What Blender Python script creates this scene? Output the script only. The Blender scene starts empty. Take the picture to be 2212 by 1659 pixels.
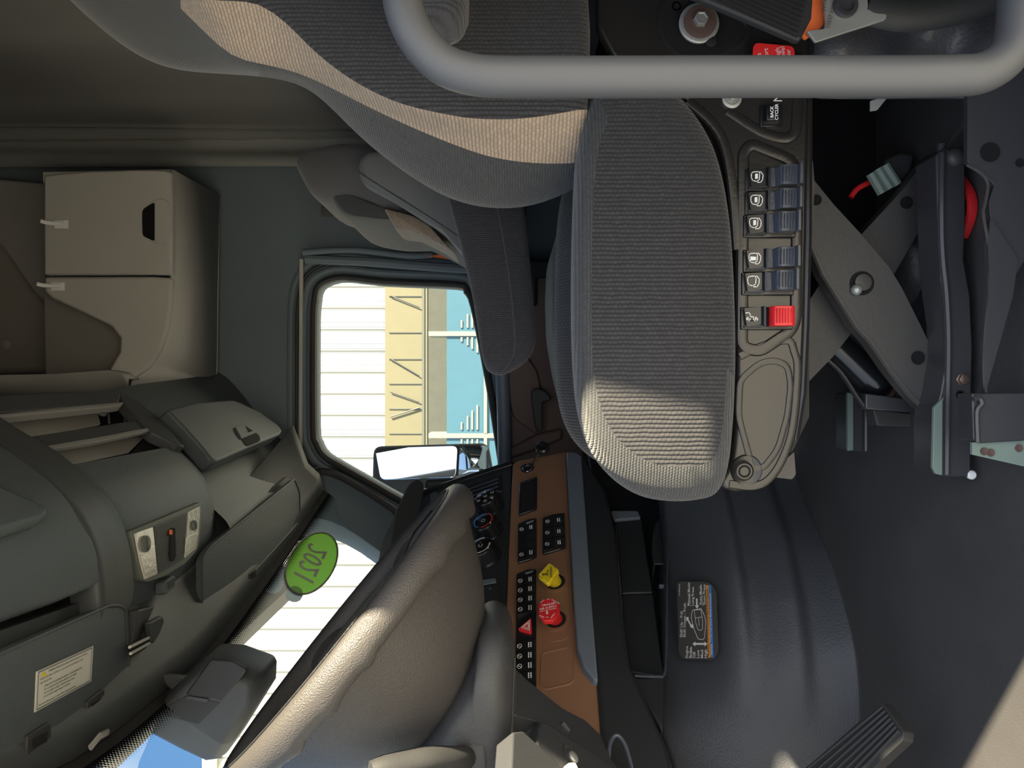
import bpy, math, random
from mathutils import Vector, Matrix
random.seed(7)
C = bpy.context.scene.collection
F = 1597.0; CZ = 0.62; W, H = 2212, 1659
CAM = Vector((0, 0, CZ))
def P(px, py, D):
    """point of the place at depth D (metres to the right of the open door) seen at a picture position"""
    return Vector((D, (py - 829.5) * D / F, CZ - (px - 1106.0) * D / F))
def plane(a, b, c):
    n = (b - a).cross(c - a).normalized()
    if n.dot(CAM - a) < 0: n = -n
    return (a, n)
def Q(px, py, pl, off=0.0):
    d = P(px, py, 1.0) - CAM
    t = (pl[0] + pl[1] * off - CAM).dot(pl[1]) / d.dot(pl[1])
    return CAM + d * t
# ------------------------------------------------------------------ materials
MATS = {}
def mat(name, col, rough=0.5, metal=0.0, bump=0.0, scale=400.0, spec=0.5, kind='noise', var=0.0, emit=None, sheen=0.0, coat=0.0):
    m = bpy.data.materials.new(name); m.use_nodes = True
    nt = m.node_tree; b = nt.nodes['Principled BSDF']
    b.inputs['Base Color'].default_value = (*col, 1)
    b.inputs['Roughness'].default_value = rough
    b.inputs['Metallic'].default_value = metal
    b.inputs['Specular IOR Level'].default_value = spec
    if sheen: b.inputs['Sheen Weight'].default_value = sheen
    if coat: b.inputs['Coat Weight'].default_value = coat
    tc = nt.nodes.new('ShaderNodeTexCoord')
    if kind == 'voronoi':
        tx = nt.nodes.new('ShaderNodeTexVoronoi'); tx.inputs['Scale'].default_value = scale; out = tx.outputs['Distance']
    else:
        tx = nt.nodes.new('ShaderNodeTexNoise'); tx.inputs['Scale'].default_value = scale; tx.inputs['Detail'].default_value = 3; out = tx.outputs['Fac']
    nt.links.new(tc.outputs['Object'], tx.inputs['Vector'])
    if bump:
        bp = nt.nodes.new('ShaderNodeBump'); bp.inputs['Strength'].default_value = bump; bp.inputs['Distance'].default_value = 0.001
        nt.links.new(out, bp.inputs['Height']); nt.links.new(bp.outputs['Normal'], b.inputs['Normal'])
    if var:
        n2 = nt.nodes.new('ShaderNodeTexNoise'); n2.inputs['Scale'].default_value = 9; n2.inputs['Detail'].default_value = 6
        nt.links.new(tc.outputs['Object'], n2.inputs['Vector'])
        mx = nt.nodes.new('ShaderNodeMix'); mx.data_type = 'RGBA'
        mx.inputs['A'].default_value = (*[c * (1 - var) for c in col], 1)
        mx.inputs['B'].default_value = (*[min(1, c * (1 + var)) for c in col], 1)
        nt.links.new(n2.outputs['Fac'], mx.inputs['Factor']); nt.links.new(mx.outputs['Result'], b.inputs['Base Color'])
    if emit:
        b.inputs['Emission Color'].default_value = (*emit[:3], 1); b.inputs['Emission Strength'].default_value = emit[3]
    MATS[name] = m; return m
def fabric(name, col, row=0.0052, width=0.008, ax=('Y', 'Z'), dark=0.35, bump=0.9, contrast=1.0, speck=0.15):
    """woven upholstery: a fine brick-like weave; rows repeat along ax[0]"""
    m = bpy.data.materials.new(name); m.use_nodes = True
    nt = m.node_tree; b = nt.nodes['Principled BSDF']; b.inputs['Roughness'].default_value = 0.9
    b.inputs['Specular IOR Level'].default_value = 0.2; b.inputs['Sheen Weight'].default_value = 0.25; b.inputs['Sheen Roughness'].default_value = 0.5
    tc = nt.nodes.new('ShaderNodeTexCoord'); sp = nt.nodes.new('ShaderNodeSeparateXYZ'); cb = nt.nodes.new('ShaderNodeCombineXYZ')
    nt.links.new(tc.outputs['Object'], sp.inputs[0])
    def MT(op, a, b=None):
        n = nt.nodes.new('ShaderNodeMath'); n.operation = op
        for k, q in enumerate((a, b)):
            if q is None: continue
            if isinstance(q, (int, float)): n.inputs[k].default_value = q
            else: nt.links.new(q, n.inputs[k])
        return n.outputs[0]
    wz = nt.nodes.new('ShaderNodeTexNoise'); wz.inputs['Scale'].default_value = 60; wz.inputs['Detail'].default_value = 2; nt.links.new(tc.outputs['Object'], wz.inputs['Vector'])
    wv = MT('MULTIPLY', MT('SUBTRACT', wz.outputs['Fac'], .5), row * .5)
    v = MT('DIVIDE', MT('ADD', sp.outputs[ax[0]], wv), row); r = MT('FLOOR', v); fv = MT('SUBTRACT', v, r)
    u = MT('ADD', MT('DIVIDE', MT('ADD', sp.outputs[ax[1]], wv), width), MT('MULTIPLY', MT('FRACT', MT('MULTIPLY', r, .5)), 1.0)); fu = MT('FRACT', u)
    hv = MT('POWER', MT('MAXIMUM', MT('SINE', MT('MULTIPLY', fv, math.pi)), .001), .9); hu = MT('POWER', MT('MAXIMUM', MT('SINE', MT('MULTIPLY', fu, math.pi)), .001), .5)
    h = MT('MULTIPLY', hv, MT('ADD', MT('MULTIPLY', hu, .5), .5))
    cid = nt.nodes.new('ShaderNodeTexWhiteNoise'); cid.noise_dimensions = '2D'; cb2 = nt.nodes.new('ShaderNodeCombineXYZ')
    nt.links.new(MT('FLOOR', u), cb2.inputs['X']); nt.links.new(r, cb2.inputs['Y']); nt.links.new(cb2.outputs[0], cid.inputs['Vector'])
    g = MT('MULTIPLY', MT('ADD', MT('MULTIPLY', h, 1 - dark), dark), MT('ADD', MT('MULTIPLY', cid.outputs['Value'], .22 * contrast), 1.15 - .06 * contrast))
    nz = nt.nodes.new('ShaderNodeTexNoise'); nz.inputs['Scale'].default_value = 1500; nt.links.new(tc.outputs['Object'], nz.inputs['Vector'])
    g = MT('MULTIPLY', g, MT('ADD', MT('MULTIPLY', nz.outputs['Fac'], speck * 2), 1 - speck))
    mx = nt.nodes.new('ShaderNodeMix'); mx.data_type = 'RGBA'; mx.blend_type = 'MULTIPLY'; mx.inputs['Factor'].default_value = 1
    mx.inputs['A'].default_value = (*[c * 1.25 for c in col], 1); nt.links.new(g, mx.inputs['B']); nt.links.new(mx.outputs['Result'], b.inputs['Base Color'])
    bp = nt.nodes.new('ShaderNodeBump'); bp.inputs['Strength'].default_value = bump; bp.inputs['Distance'].default_value = 0.0012
    nt.links.new(h, bp.inputs['Height']); nt.links.new(bp.outputs['Normal'], b.inputs['Normal'])
    MATS[name] = m; return m
def glass(name, tint=(0.93, 0.97, 0.95), refl=0.06):
    m = bpy.data.materials.new(name); m.use_nodes = True; nt = m.node_tree; nt.nodes.clear()
    o = nt.nodes.new('ShaderNodeOutputMaterial'); t = nt.nodes.new('ShaderNodeBsdfTransparent'); g = nt.nodes.new('ShaderNodeBsdfGlossy')
    t.inputs[0].default_value = (*tint, 1); g.inputs['Roughness'].default_value = 0.02
    fr = nt.nodes.new('ShaderNodeFresnel'); fr.inputs['IOR'].default_value = 1.12
    mx = nt.nodes.new('ShaderNodeMixShader'); nt.links.new(fr.outputs[0], mx.inputs[0])
    nt.links.new(t.outputs[0], mx.inputs[1]); nt.links.new(g.outputs[0], mx.inputs[2]); nt.links.new(mx.outputs[0], o.inputs[0])
    MATS[name] = m; return m
# ------------------------------------------------------------------ mesh builder
class MB:
    def __init__(s): s.v = []; s.f = []; s.m = []; s.uv = {}
    def add(s, vs, fs, mi=0):
        b = len(s.v); s.v += [Vector(p) for p in vs]
        for f in fs: s.f.append([b + i for i in f]); s.m.append(mi)
        return s
    def prism(s, pts, vec, mi=0):
        n = len(pts); vec = Vector(vec); vs = [Vector(p) for p in pts] + [Vector(p) + vec for p in pts]
        fs = [list(range(n)), list(range(2 * n - 1, n - 1, -1))] + [[i, i + n, (i + 1) % n + n, (i + 1) % n] for i in range(n)]
        return s.add(vs, fs, mi)
    def face(s, pts, mi=0): return s.add(pts, [list(range(len(pts)))], mi)
    def box(s, o, a, b, c, mi=0):
        o, a, b, c = map(Vector, (o, a, b, c))
        return s.prism([o, o + a, o + a + b, o + b], c, mi)
    def loft(s, rings, closed=True, cap=True, mi=0, mfun=None):
        n = len(rings[0]); vs = [Vector(p) for r in rings for p in r]; b = len(s.v); s.v += vs
        for i in range(len(rings) - 1):
            for j in range(n if closed else n - 1):
                k = (j + 1) % n
                s.f.append([b + i * n + j, b + i * n + k, b + (i + 1) * n + k, b + (i + 1) * n + j])
                s.m.append(mfun(i, j) if mfun else mi)
        if cap and closed:
            s.f.append([b + j for j in range(n)][::-1]); s.m.append(mi)
            s.f.append([b + (len(rings) - 1) * n + j for j in range(n)]); s.m.append(mi)
        return s
    def tube(s, path, r, seg=10, closed=False, mi=0, flat=1.0, up=None):
        path = [Vector(p) for p in path]; n = len(path); rings = []; pn = None
        for i, p in enumerate(path):
            if closed: t = (path[(i + 1) % n] - path[i - 1]).normalized()
            else: t = (path[min(i + 1, n - 1)] - path[max(i - 1, 0)]).normalized()
            if up is not None: nn = Vector(up) - t * Vector(up).dot(t)
            elif pn is None:
                a = Vector((0, 0, 1)) if abs(t.z) < .9 else Vector((1, 0, 0)); nn = a - t * a.dot(t)
            else: nn = pn - t * pn.dot(t)
            nn.normalize(); pn = nn; bb = t.cross(nn)
            rr = r[i] if isinstance(r, (list, tuple)) else r
            rings.append([p + nn * math.cos(2 * math.pi * k / seg) * rr * flat + bb * math.sin(2 * math.pi * k / seg) * rr for k in range(seg)])
        if closed: rings.append(rings[0])
        return s.loft(rings, True, not closed, mi)
    def cyl(s, a, b, r, r2=None, seg=24, mi=0):
        return s.tube([a, b], [r, r if r2 is None else r2], seg, mi=mi)
    def lathe(s, o, ax, prof, seg=28, mi=0):
        """prof: (distance along ax, radius)"""
        o = Vector(o); ax = Vector(ax).normalized(); a = Vector((0, 0, 1)) if abs(ax.z) < .9 else Vector((1, 0, 0))
        u = (a - ax * a.dot(ax)).normalized(); w = ax.cross(u)
        return s.loft([[o + ax * h + (u * math.cos(2 * math.pi * k / seg) + w * math.sin(2 * math.pi * k / seg)) * max(r, 1e-5) for k in range(seg)] for h, r in prof], True, True, mi)
OFF = {}
def link(o, parent):
    C.objects.link(o)
    if parent is not None: o.parent = parent
def obj(name, mb, ms, parent=None, bevel=0, smooth=True, angle=38, sub=0, solid=0, bseg=2, label=None):
    me = bpy.data.meshes.new(name)
    if parent is not None: off = OFF[parent.name]
    else:
        xs = [p.x for p in mb.v]; ys = [p.y for p in mb.v]; zs = [p.z for p in mb.v]
        off = Vector(((min(xs) + max(xs)) / 2, (min(ys) + max(ys)) / 2, min(zs)))
    me.from_pydata([tuple(p - off) for p in mb.v], [], mb.f)
    if not isinstance(ms, (list, tuple)): ms = [ms]
    for m in ms: me.materials.append(MATS[m] if isinstance(m, str) else m)
    for p, mi in zip(me.polygons, mb.m): p.material_index = mi
    me.validate(); me.update()
    import bmesh
    bm = bmesh.new(); bm.from_mesh(me)
    bmesh.ops.recalc_face_normals(bm, faces=bm.faces); bm.to_mesh(me); bm.free()
    if smooth:
        me.shade_smooth(); me.set_sharp_from_angle(angle=math.radians(angle))
    o = bpy.data.objects.new(name, me); link(o, parent)
    if parent is None: o.location = off
    OFF[o.name] = off
    if solid:
        md = o.modifiers.new('solid', 'SOLIDIFY'); md.thickness = solid; md.offset = 0
    if bevel:
        md = o.modifiers.new('bevel', 'BEVEL'); md.width = bevel; md.segments = bseg; md.limit_method = 'ANGLE'; md.angle_limit = math.radians(40)
        md.harden_normals = False
    if sub:
        md = o.modifiers.new('sub', 'SUBSURF'); md.levels = sub; md.render_levels = sub
    if label: o['label'] = label
    return o
def thing(name, label, cat, loc, group=None):
    o = bpy.data.objects.new(name, None); C.objects.link(o); o.location = Vector(loc); o.empty_display_size = .05
    OFF[o.name] = Vector(loc); o['label'] = label; o['category'] = cat
    if group: o['group'] = group
    return o
def tag(o, label, cat, group=None, kind=None):
    o['label'] = label; o['category'] = cat
    if group: o['group'] = group
    if kind: o['kind'] = kind
    return o
def struct(name, mb, ms, label=None, **k):
    o = obj(name, mb, ms, **k); o['kind'] = 'structure'
    o['label'] = label or name.replace('_', ' '); return o
def rnd(pts, r, seg=4):
    """round the corners of a 2-D outline"""
    out = []; n = len(pts)
    for i in range(n):
        a, b, c = Vector(pts[i - 1]), Vector(pts[i]), Vector(pts[(i + 1) % n])
        rr = r[i] if isinstance(r, (list, tuple)) else r
        if rr <= 0: out.append(tuple(b)); continue
        la, lc = (a - b).length, (c - b).length
        k = min(rr, la * .45, lc * .45); p0 = b + (a - b).normalized() * k; p1 = b + (c - b).normalized() * k
        for j in range(seg + 1):
            t = j / seg; out.append(tuple(p0 * (1 - t) ** 2 + b * 2 * t * (1 - t) + p1 * t * t))
    return out
def smoothpath(pts, n=6, closed=False):
    """Catmull-Rom through points (any dimension)"""
    pts = [Vector(p) for p in pts]; m = len(pts); out = []
    rng = range(m if closed else m - 1)
    for i in rng:
        if closed: a, b, c, d = pts[i - 1], pts[i], pts[(i + 1) % m], pts[(i + 2) % m]
        else: a, b, c, d = pts[max(i - 1, 0)], pts[i], pts[i + 1], pts[min(i + 2, m - 1)]
        for j in range(n):
            t = j / n
            out.append(0.5 * ((2 * b) + (c - a) * t + (2 * a - 5 * b + 4 * c - d) * t * t + (3 * b - a - 3 * c + d) * t ** 3))
    if not closed: out.append(pts[-1].copy())
    return out
def interp(tab, x):
    if x <= tab[0][0]: return tab[0][1]
    for (a, b), (c, d) in zip(tab, tab[1:]):
        if x <= c: return b + (d - b) * (x - a) / (c - a)
    return tab[-1][1]
def slab(px, D, th, mi=0, mb=None):
    mb = mb or MB(); mb.prism([P(x, y, D) for x, y in px], (th, 0, 0), mi); return mb
def pslab(px, pl, off, th, mb=None, mi=0):
    """outline on a plane: front face off above the plane, thickness th going back"""
    mb = mb or MB(); mb.prism([Q(x, y, pl, off) for x, y in px], -pl[1] * th, mi); return mb
_T = {}
def text(mb, s, o, u, v, size, mi=0, align='CENTER', n=None, lift=0.0005, bold=0.0):
    key = (s, align, bold)
    if key not in _T:
        cu = bpy.data.curves.new('t', 'FONT'); cu.body = s; cu.size = 1; cu.align_x = align; cu.align_y = 'CENTER'; cu.resolution_u = 2; cu.offset = bold
        ob = bpy.data.objects.new('t', cu); C.objects.link(ob); dg = bpy.context.evaluated_depsgraph_get(); dg.update()
        me = ob.evaluated_get(dg).to_mesh()
        _T[key] = ([p.co.copy() for p in me.vertices], [list(p.vertices) for p in me.polygons])
        ob.evaluated_get(dg).to_mesh_clear(); bpy.data.objects.remove(ob); bpy.data.curves.remove(cu)
    vs, fs = _T[key]; u = Vector(u).normalized(); v = Vector(v).normalized(); n = n or u.cross(v)
    mb.add([Vector(o) + u * p.x * size + v * p.y * size + n * lift for p in vs], fs, mi); return mb
def ribbon(mb, pts, w, n, mi=0, closed=False, lift=0.0004):
    """flat painted line"""
    pts = [Vector(p) for p in pts]
    if closed: pts = pts + [pts[0]]
    for a, b in zip(pts, pts[1:]):
        t = (b - a)
        if t.length < 1e-7: continue
        t.normalize(); s = t.cross(n).normalized() * w / 2
        mb.face([a - s - t * w * .3 + n * lift, b - s + t * w * .3 + n * lift, b + s + t * w * .3 + n * lift, a + s - t * w * .3 + n * lift], mi)
    return mb
# palette
mat('dark_plastic', (.055, .06, .066), .5, bump=.25, scale=900, var=.15)
mat('dash_plastic', (.018, .020, .023), .55, bump=.15, scale=1200)
mat('leather_plastic', (.074, .088, .099), .5, bump=.5, scale=420, kind='voronoi')
mat('tunnel_plastic', (.055, .058, .066), .48, bump=.9, scale=300, kind='noise', var=.1)
mat('wall_grey', (.135, .17, .195), .75, bump=.1, scale=300, var=.08)
mat('headliner', (.27, .26, .255), .9, bump=.2, scale=600, var=.06)
mat('cab_beige', (.47, .455, .43), .6, bump=.08, scale=500, var=.04)
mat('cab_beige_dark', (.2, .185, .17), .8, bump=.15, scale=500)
mat('curtain_cloth', (.19, .195, .195), .85, bump=.2, scale=300, sheen=.2)
mat('curtain_dark', (.11, .108, .11), .9, bump=.2, scale=300, sheen=.2)
mat('brown_trim', (.24, .125, .072), .5, bump=.3, scale=900, spec=.4)
mat('brown_dark', (.12, .075, .06), .6, bump=.2, scale=700)
mat('slate_strip', (.13, .155, .19), .5, bump=.1, scale=900)
mat('gloss_black', (.012, .013, .015), .22, bump=.05, scale=200)
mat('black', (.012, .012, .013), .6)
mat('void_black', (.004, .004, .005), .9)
mat('rubber', (.03, .031, .033), .6, bump=.2, scale=500)
mat('floor_mat', (.068, .066, .068), .6, bump=.7, scale=500, var=.25)
mat('pan_metal', (.02, .019, .0185), .27, bump=.25, scale=160, spec=.6, var=.12)
mat('arm_metal', (.065, .062, .059), .45, bump=.3, scale=120, spec=.5, var=.08)
mat('rail_metal', (.05, .05, .055), .32, bump=.25, scale=120, spec=.6)
mat('green_metal', (.2, .26, .22), .55, bump=.1, scale=200, var=.15)
mat('handle_grey', (.082, .085, .092), .5, bump=.15, scale=900, metal=.0, var=.05)
mat('chrome', (.7, .7, .7), .15, metal=1)
mat('zinc', (.42, .43, .41), .4, metal=.5, bump=.1, scale=300, var=.3)
mat('copper_bolt', (.35, .25, .2), .35, metal=.9, bump=.3, scale=400)
mat('rust', (.10, .06, .05), .7, bump=.6, scale=300, var=.4)
mat('orange', (.85, .17, .04), .6, bump=.3, scale=700)
mat('red', (.72, .025, .03), .35, bump=.05)
mat('red_label', (.85, .03, .03), .4)
mat('yellow', (.82, .62, .02), .35)
mat('white', (.85, .85, .85), .45)
mat('lens', (.5, .49, .43), .12, spec=.8, bump=.5, scale=150, var=.35)
mat('wheel_leather', (.058, .054, .053), .45, bump=.6, scale=620, kind='voronoi', spec=.5, var=.08)
mat('wheel_dark', (.03, .032, .036), .4, bump=.5, scale=400, kind='voronoi')
mat('column_plastic', (.05, .052, .058), .36, bump=.9, scale=900, spec=.55)
mat('boot_leather', (.07, .07, .075), .4, bump=1.0, scale=180, kind='noise')
mat('sky_white', (.9, .9, .9), .5)
mat('paper', (.62, .62, .56), .6)
mat('ink', (.03, .03, .03), .7)
mat('grey_green', (.12, .135, .12), .5)
mat('lever_blue', (.05, .058, .078), .25, bump=.3, scale=300, var=.25)
mat('blue_ink', (.05, .25, .75), .5)
mat('orange_ink', (.9, .35, .05), .5)
mat('decal_dark', (.08, .075, .066), .5)
mat('sticker_green', (.16, .45, .03), .55)
_m = MATS['sticker_green']; _n = _m.node_tree; _t = _n.nodes.new('ShaderNodeBsdfTranslucent'); _t.inputs[0].default_value = (.25, .6, .05, 1); _a = _n.nodes.new('ShaderNodeMixShader'); _a.inputs[0].default_value = .5
_n.links.new(_n.nodes['Principled BSDF'].outputs[0], _a.inputs[1]); _n.links.new(_t.outputs[0], _a.inputs[2]); _n.links.new(_a.outputs[0], _n.nodes['Material Output'].inputs[0])
mat('pale_blue', (.35, .5, .6), .5)
fabric('seat_fabric', (.034, .034, .037), .0054, .006)
fabric('seat_fabric_fine', (.042, .044, .046), .0036, .0036, ax=('Z', 'Y'), dark=.6)
fabric('seat_plain', (.052, .054, .053), .0016, .0016, dark=.75, bump=.2, contrast=.4)
fabric('seat_beige', (.30, .235, .175), .0048, .0042, ax=('Z', 'Y'), dark=.6, contrast=.7)
fabric('arm_fabric', (.042, .042, .047), .004, .0026, ax=('Y', 'Z'), dark=.45)
glass('glass')
SKY = 1.0; SUN = 23.0; SUNDIR = (.52, .855, -.58); EXPO = 0.45; SAT = .65
# ================================================================== THE SETTING: cab shell
FLOOR = plane(Vector((0, 0, 0)), Vector((1, 0, 0)), Vector((0, 1, 0)))
WX = 2.60
def hole_sheet(mb, outer, inner, x, th, mi=0):
    """flat ring between an outer and an inner outline (y,z) with the same number of points"""
    n = len(inner)
    a = [Vector((x, y, z)) for y, z in outer]; b = [Vector((x, y, z)) for y, z in inner]
    v = a + b + [p + Vector((th, 0, 0)) for p in a + b]
    f = []
    for i in range(n):
        j = (i + 1) % n
        f += [[i, j, n + j, n + i], [2 * n + i, 3 * n + i, 3 * n + j, 2 * n + j], [n + i, n + j, 3 * n + j, 3 * n + i], [i, 2 * n + i, 2 * n + j, j]]
    mb.add(v, f, mi)
def yz(px, py, D=WX):
    p = P(px, py, D); return (p.y, p.z)
win_px = [(684, 700), (687, 651), (692, 626), (708, 613), (745, 606), (831, 615), (985, 622), (1003, 633), (1018, 665), (1045, 800), (1062, 900), (1085, 1060), (1092, 1150), (1085, 1180), (1060, 1178), (960, 1122), (868, 1074), (802, 1037), (740, 1002), (705, 980), (690, 955), (684, 920)]
win = smoothpath([yz(*p) for p in win_px], 3, True); win = [tuple(p) for p in win]
cy = sum(p[0] for p in win) / len(win); cz = sum(p[1] for p in win) / len(win)
def radial(win, y0, y1, z0, z1):
    out = []
    for y, z in win:
        dy, dz = y - cy, z - cz
        t = min([((y1 - cy) / dy) if dy > 0 else ((y0 - cy) / dy) if dy < 0 else 1e9, ((z1 - cz) / dz) if dz > 0 else ((z0 - cz) / dz) if dz < 0 else 1e9])
        out.append((cy + dy * t, cz + dz * t))
    # snap nearest points to the rectangle's corners so the sheet stays rectangular
    for c in ((y0, z0), (y0, z1), (y1, z0), (y1, z1)):
        k = min(range(len(out)), key=lambda i: (out[i][0] - c[0]) ** 2 + (out[i][1] - c[1]) ** 2); out[k] = c
    return out
def offset(loop, d):
    n = len(loop); out = []
    area = sum(loop[i][0] * loop[(i + 1) % n][1] - loop[(i + 1) % n][0] * loop[i][1] for i in range(n)); sg = 1 if area > 0 else -1
    for i in range(n):
        a, b = Vector(loop[i - 1]), Vector(loop[(i + 1) % n]); t = (b - a).normalized(); nn = Vector((t.y, -t.x)) * sg
        out.append((loop[i][0] + nn.x * d, loop[i][1] + nn.y * d))
    return out
ZR = CZ + 2.0                                         # underside of the roof
rect = [(-1.25, 0.0), (-1.25, ZR), (0.62, 0.0), (0.62, ZR)]
mb = MB(); hole_sheet(mb, radial(win, -1.25, .55, 0.0, ZR), win, WX, .06)
struct('wall_right', mb, 'wall_grey', 'grey cab side wall around the passenger window')
# door frame mouldings around the window
def ring(off, r, x, m, name, flat=1):
    L = offset(win, off); p = [(x, y, z) for y, z in L]
    mb = MB().tube(p, r, 8, True, flat=flat, up=(1, 0, 0)); return struct(name, mb, m)
ring(.010, .013, WX - .005, 'rubber', 'window_1', 1.2)['label'] = 'black rubber seal framing the passenger door window'
ring(.040, .012, WX - .012, 'wall_grey', 'trim_1')['label'] = 'grey door frame moulding around the passenger window'
ring(.068, .007, WX - .004, 'rubber', 'trim_2')['label'] = 'thin dark door gap line around the passenger window'
ring(.09, .012, WX - .004, 'wall_grey', 'trim_3')['label'] = 'outer body moulding around the passenger door'
mb = MB(); mb.face([(WX + .03, y, z) for y, z in offset(win, .012)]); struct('window_2', mb, 'glass', 'clear glass pane of the passenger door window', smooth=False)
# long cream strip above the door
mb = MB().tube([P(651, 560, 2.575), P(650, 760, 2.575), P(649, 960, 2.575), P(642, 1060, 2.56)], .0075, 8); struct('trim_4', mb, 'cab_beige', 'narrow cream trim line above the passenger door')
# floor with forward slope left flat, the mat on it
mb = MB().box((.45, -1.3, -.03), (2.3, 0, 0), (0, 2.6, 0), (0, 0, .03)); struct('floor', mb, 'floor_mat', 'dark grey ribbed rubber cab floor', smooth=False)
mb = MB().box((.45, -1.3, ZR), (2.3, 0, 0), (0, 1.75, 0), (0, 0, .04)); struct('ceiling', mb, 'headliner', 'high roof headliner', smooth=False)
mb = MB().box((.45, -1.30, 0), (2.3, 0, 0), (0, .04, 0), (0, 0, ZR)); struct('wall_rear', mb, 'curtain_dark', 'dark sleeper bulkhead behind the seats', smooth=False)
mb = MB().box((.45, 1.26, 0), (2.3, 0, 0), (0, .04, 0), (0, 0, CZ + .05)); struct('wall_front', mb, 'black', 'firewall under the dashboard', smooth=False)
# near side wall with the open door's aperture (camera stands outside it)
mb = MB()
def wl_(pts): mb.prism([(.47, y, z) for y, z in pts], (.05, 0, 0))
wl_([(-1.30, 0), (-.36, 0), (-.36, .80), (-1.30, .80)]); wl_([(-1.30, 1.08), (-.36, 1.08), (-.36, ZR), (-1.30, ZR)])
wl_([(-1.30, .80), (-.655, .80), (-.72, 1.08), (-1.30, 1.08)]); wl_([(-.48, .80), (-.36, .80), (-.36, 1.08), (-.48, 1.08)])  # added out-of-view opening behind the doorway, shaped to let sun onto the cushion front
wl_([(-.36, CZ + .84), (.62, CZ + .84), (.62, ZR), (-.36, ZR)]); wl_([(.95, 0), (1.30, 0), (1.30, CZ + .1), (.95, CZ + .1)])
mb.prism([(.47, .50, CZ + .84), (.47, .56, CZ + .84), (.47, 1.0, CZ + .1), (.47, .95, CZ + .1)], (.05, 0, 0))
struct('wall_left', mb, 'wall_grey', 'driver side wall around the open doorway and an added sun opening', smooth=False)
# upper side wall above the far cabinet, roof nose over the windshield
mb = MB().prism([(.5, .45, ZR), (.5, .66, CZ + .72), (.5, .70, CZ + .72), (.5, .52, ZR + .03)], (2.12, 0, 0)); struct('wall_back', mb, 'dark_plastic', 'roof cap above the windshield', smooth=False)
# ------------------------------------------------------------------ windshield
top = smoothpath([(2.50, .36, CZ + .64), (2.40, .42, CZ + .665), (2.21, .50, CZ + .69), (1.98, .56, CZ + .70), (1.79, .595, CZ + .70), (1.63, .618, CZ + .70), (1.48, .618, CZ + .70), (1.17, .60, CZ + .70), (.85, .50, CZ + .69), (.62, .36, CZ + .66)], 3)
bot = smoothpath([(2.56, .80, CZ + .05), (2.48, .86, CZ + .05), (2.28, .93, CZ + .05), (2.0, 1.0, CZ + .05), (1.8, 1.04, CZ + .05), (1.62, 1.05, CZ + .05), (1.45, 1.05, CZ + .05), (1.15, 1.0, CZ + .05), (.85, .90, CZ + .05), (.60, .76, CZ + .05)], 3)
def wsp(i, t, lift=0):
    n = len(top) - 1; k = min(int(i), n - 1); u = i - k
    a = top[k].lerp(top[k + 1], u); b = bot[k].lerp(bot[k + 1], u)
    return a.lerp(b, t) + Vector((0, -lift, 0))
N = len(top)
mb = MB(); g = [[wsp(i, t / 6) for i in range(N)] for t in range(7)]
mb.loft(g, False, False); struct('window_3', mb, 'glass', 'curved clear windshield glass')
# black frit edge with dots
m = bpy.data.materials.new('frit'); m.use_nodes = True; nt = m.node_tree; nt.nodes.clear()
o_ = nt.nodes.new('ShaderNodeOutputMaterial'); tr = nt.nodes.new('ShaderNodeBsdfTransparent'); df = nt.nodes.new('ShaderNodeBsdfDiffuse'); df.inputs[0].default_value = (.006, .006, .008, 1)
uv = nt.nodes.new('ShaderNodeUVMap'); sx = nt.nodes.new('ShaderNodeSeparateXYZ'); nt.links.new(uv.outputs[0], sx.inputs[0])
def MT(op, a, b=None):
    n = nt.nodes.new('ShaderNodeMath'); n.operation = op
    for k, q in enumerate((a, b)):
        if q is None: continue
        if isinstance(q, (int, float)): n.inputs[k].default_value = q
        else: nt.links.new(q, n.inputs[k])
    return n.outputs[0]
per = 0.0085
def grid(ox, oy):
    a = MT('SUBTRACT', MT('FRACT', MT('ADD', MT('DIVIDE', sx.outputs['X'], per), ox)), .5); b = MT('SUBTRACT', MT('FRACT', MT('ADD', MT('DIVIDE', sx.outputs['Y'], per), oy)), .5)
    return MT('SQRT', MT('ADD', MT('MULTIPLY', a, a), MT('MULTIPLY', b, b)))
dist = MT('MINIMUM', grid(0, 0), grid(.5, .5)); rad = MT('SUBTRACT', .46, MT('MULTIPLY', sx.outputs['Y'], 11.0))
fac = MT('LESS_THAN', dist, rad)
mx = nt.nodes.new('ShaderNodeMixShader'); nt.links.new(fac, mx.inputs[0]); nt.links.new(tr.outputs[0], mx.inputs[1]); nt.links.new(df.outputs[0], mx.inputs[2]); nt.links.new(mx.outputs[0], o_.inputs[0]); MATS['frit'] = m
def strip(name, t0, w, material, lift, label, i0=0, i1=None):
    i1 = i1 or N - 1; vs = []; fs = []; us = []; acc = 0; n = (i1 - i0) * 3
    for k in range(n + 1):
        i = i0 + k / 3; p = wsp(i, 0, lift); q = wsp(i, 1, lift); d = (q - p).normalized()
        a = p + d * t0; b = p + d * (t0 + w)
        if k: acc += (a - vs[-2]).length
        vs += [a, b]; us += [(acc, 0), (acc, w)]
        if k: j = 2 * k; fs.append([j - 2, j, j + 1, j - 1])
    mb = MB().add(vs, fs); o = struct(name, mb, material, label, smooth=False)
    uvl = o.data.uv_layers.new(name='UVMap')
    for lp in o.data.loops: uvl.data[lp.index].uv = us[lp.vertex_index]
    return o
strip('trim_5', -.02, .045, 'void_black', .004, 'black painted band along the windshield top')
strip('trim_6', .024, .036, 'frit', .0045, 'band of fading black dots along the windshield top')
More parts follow.
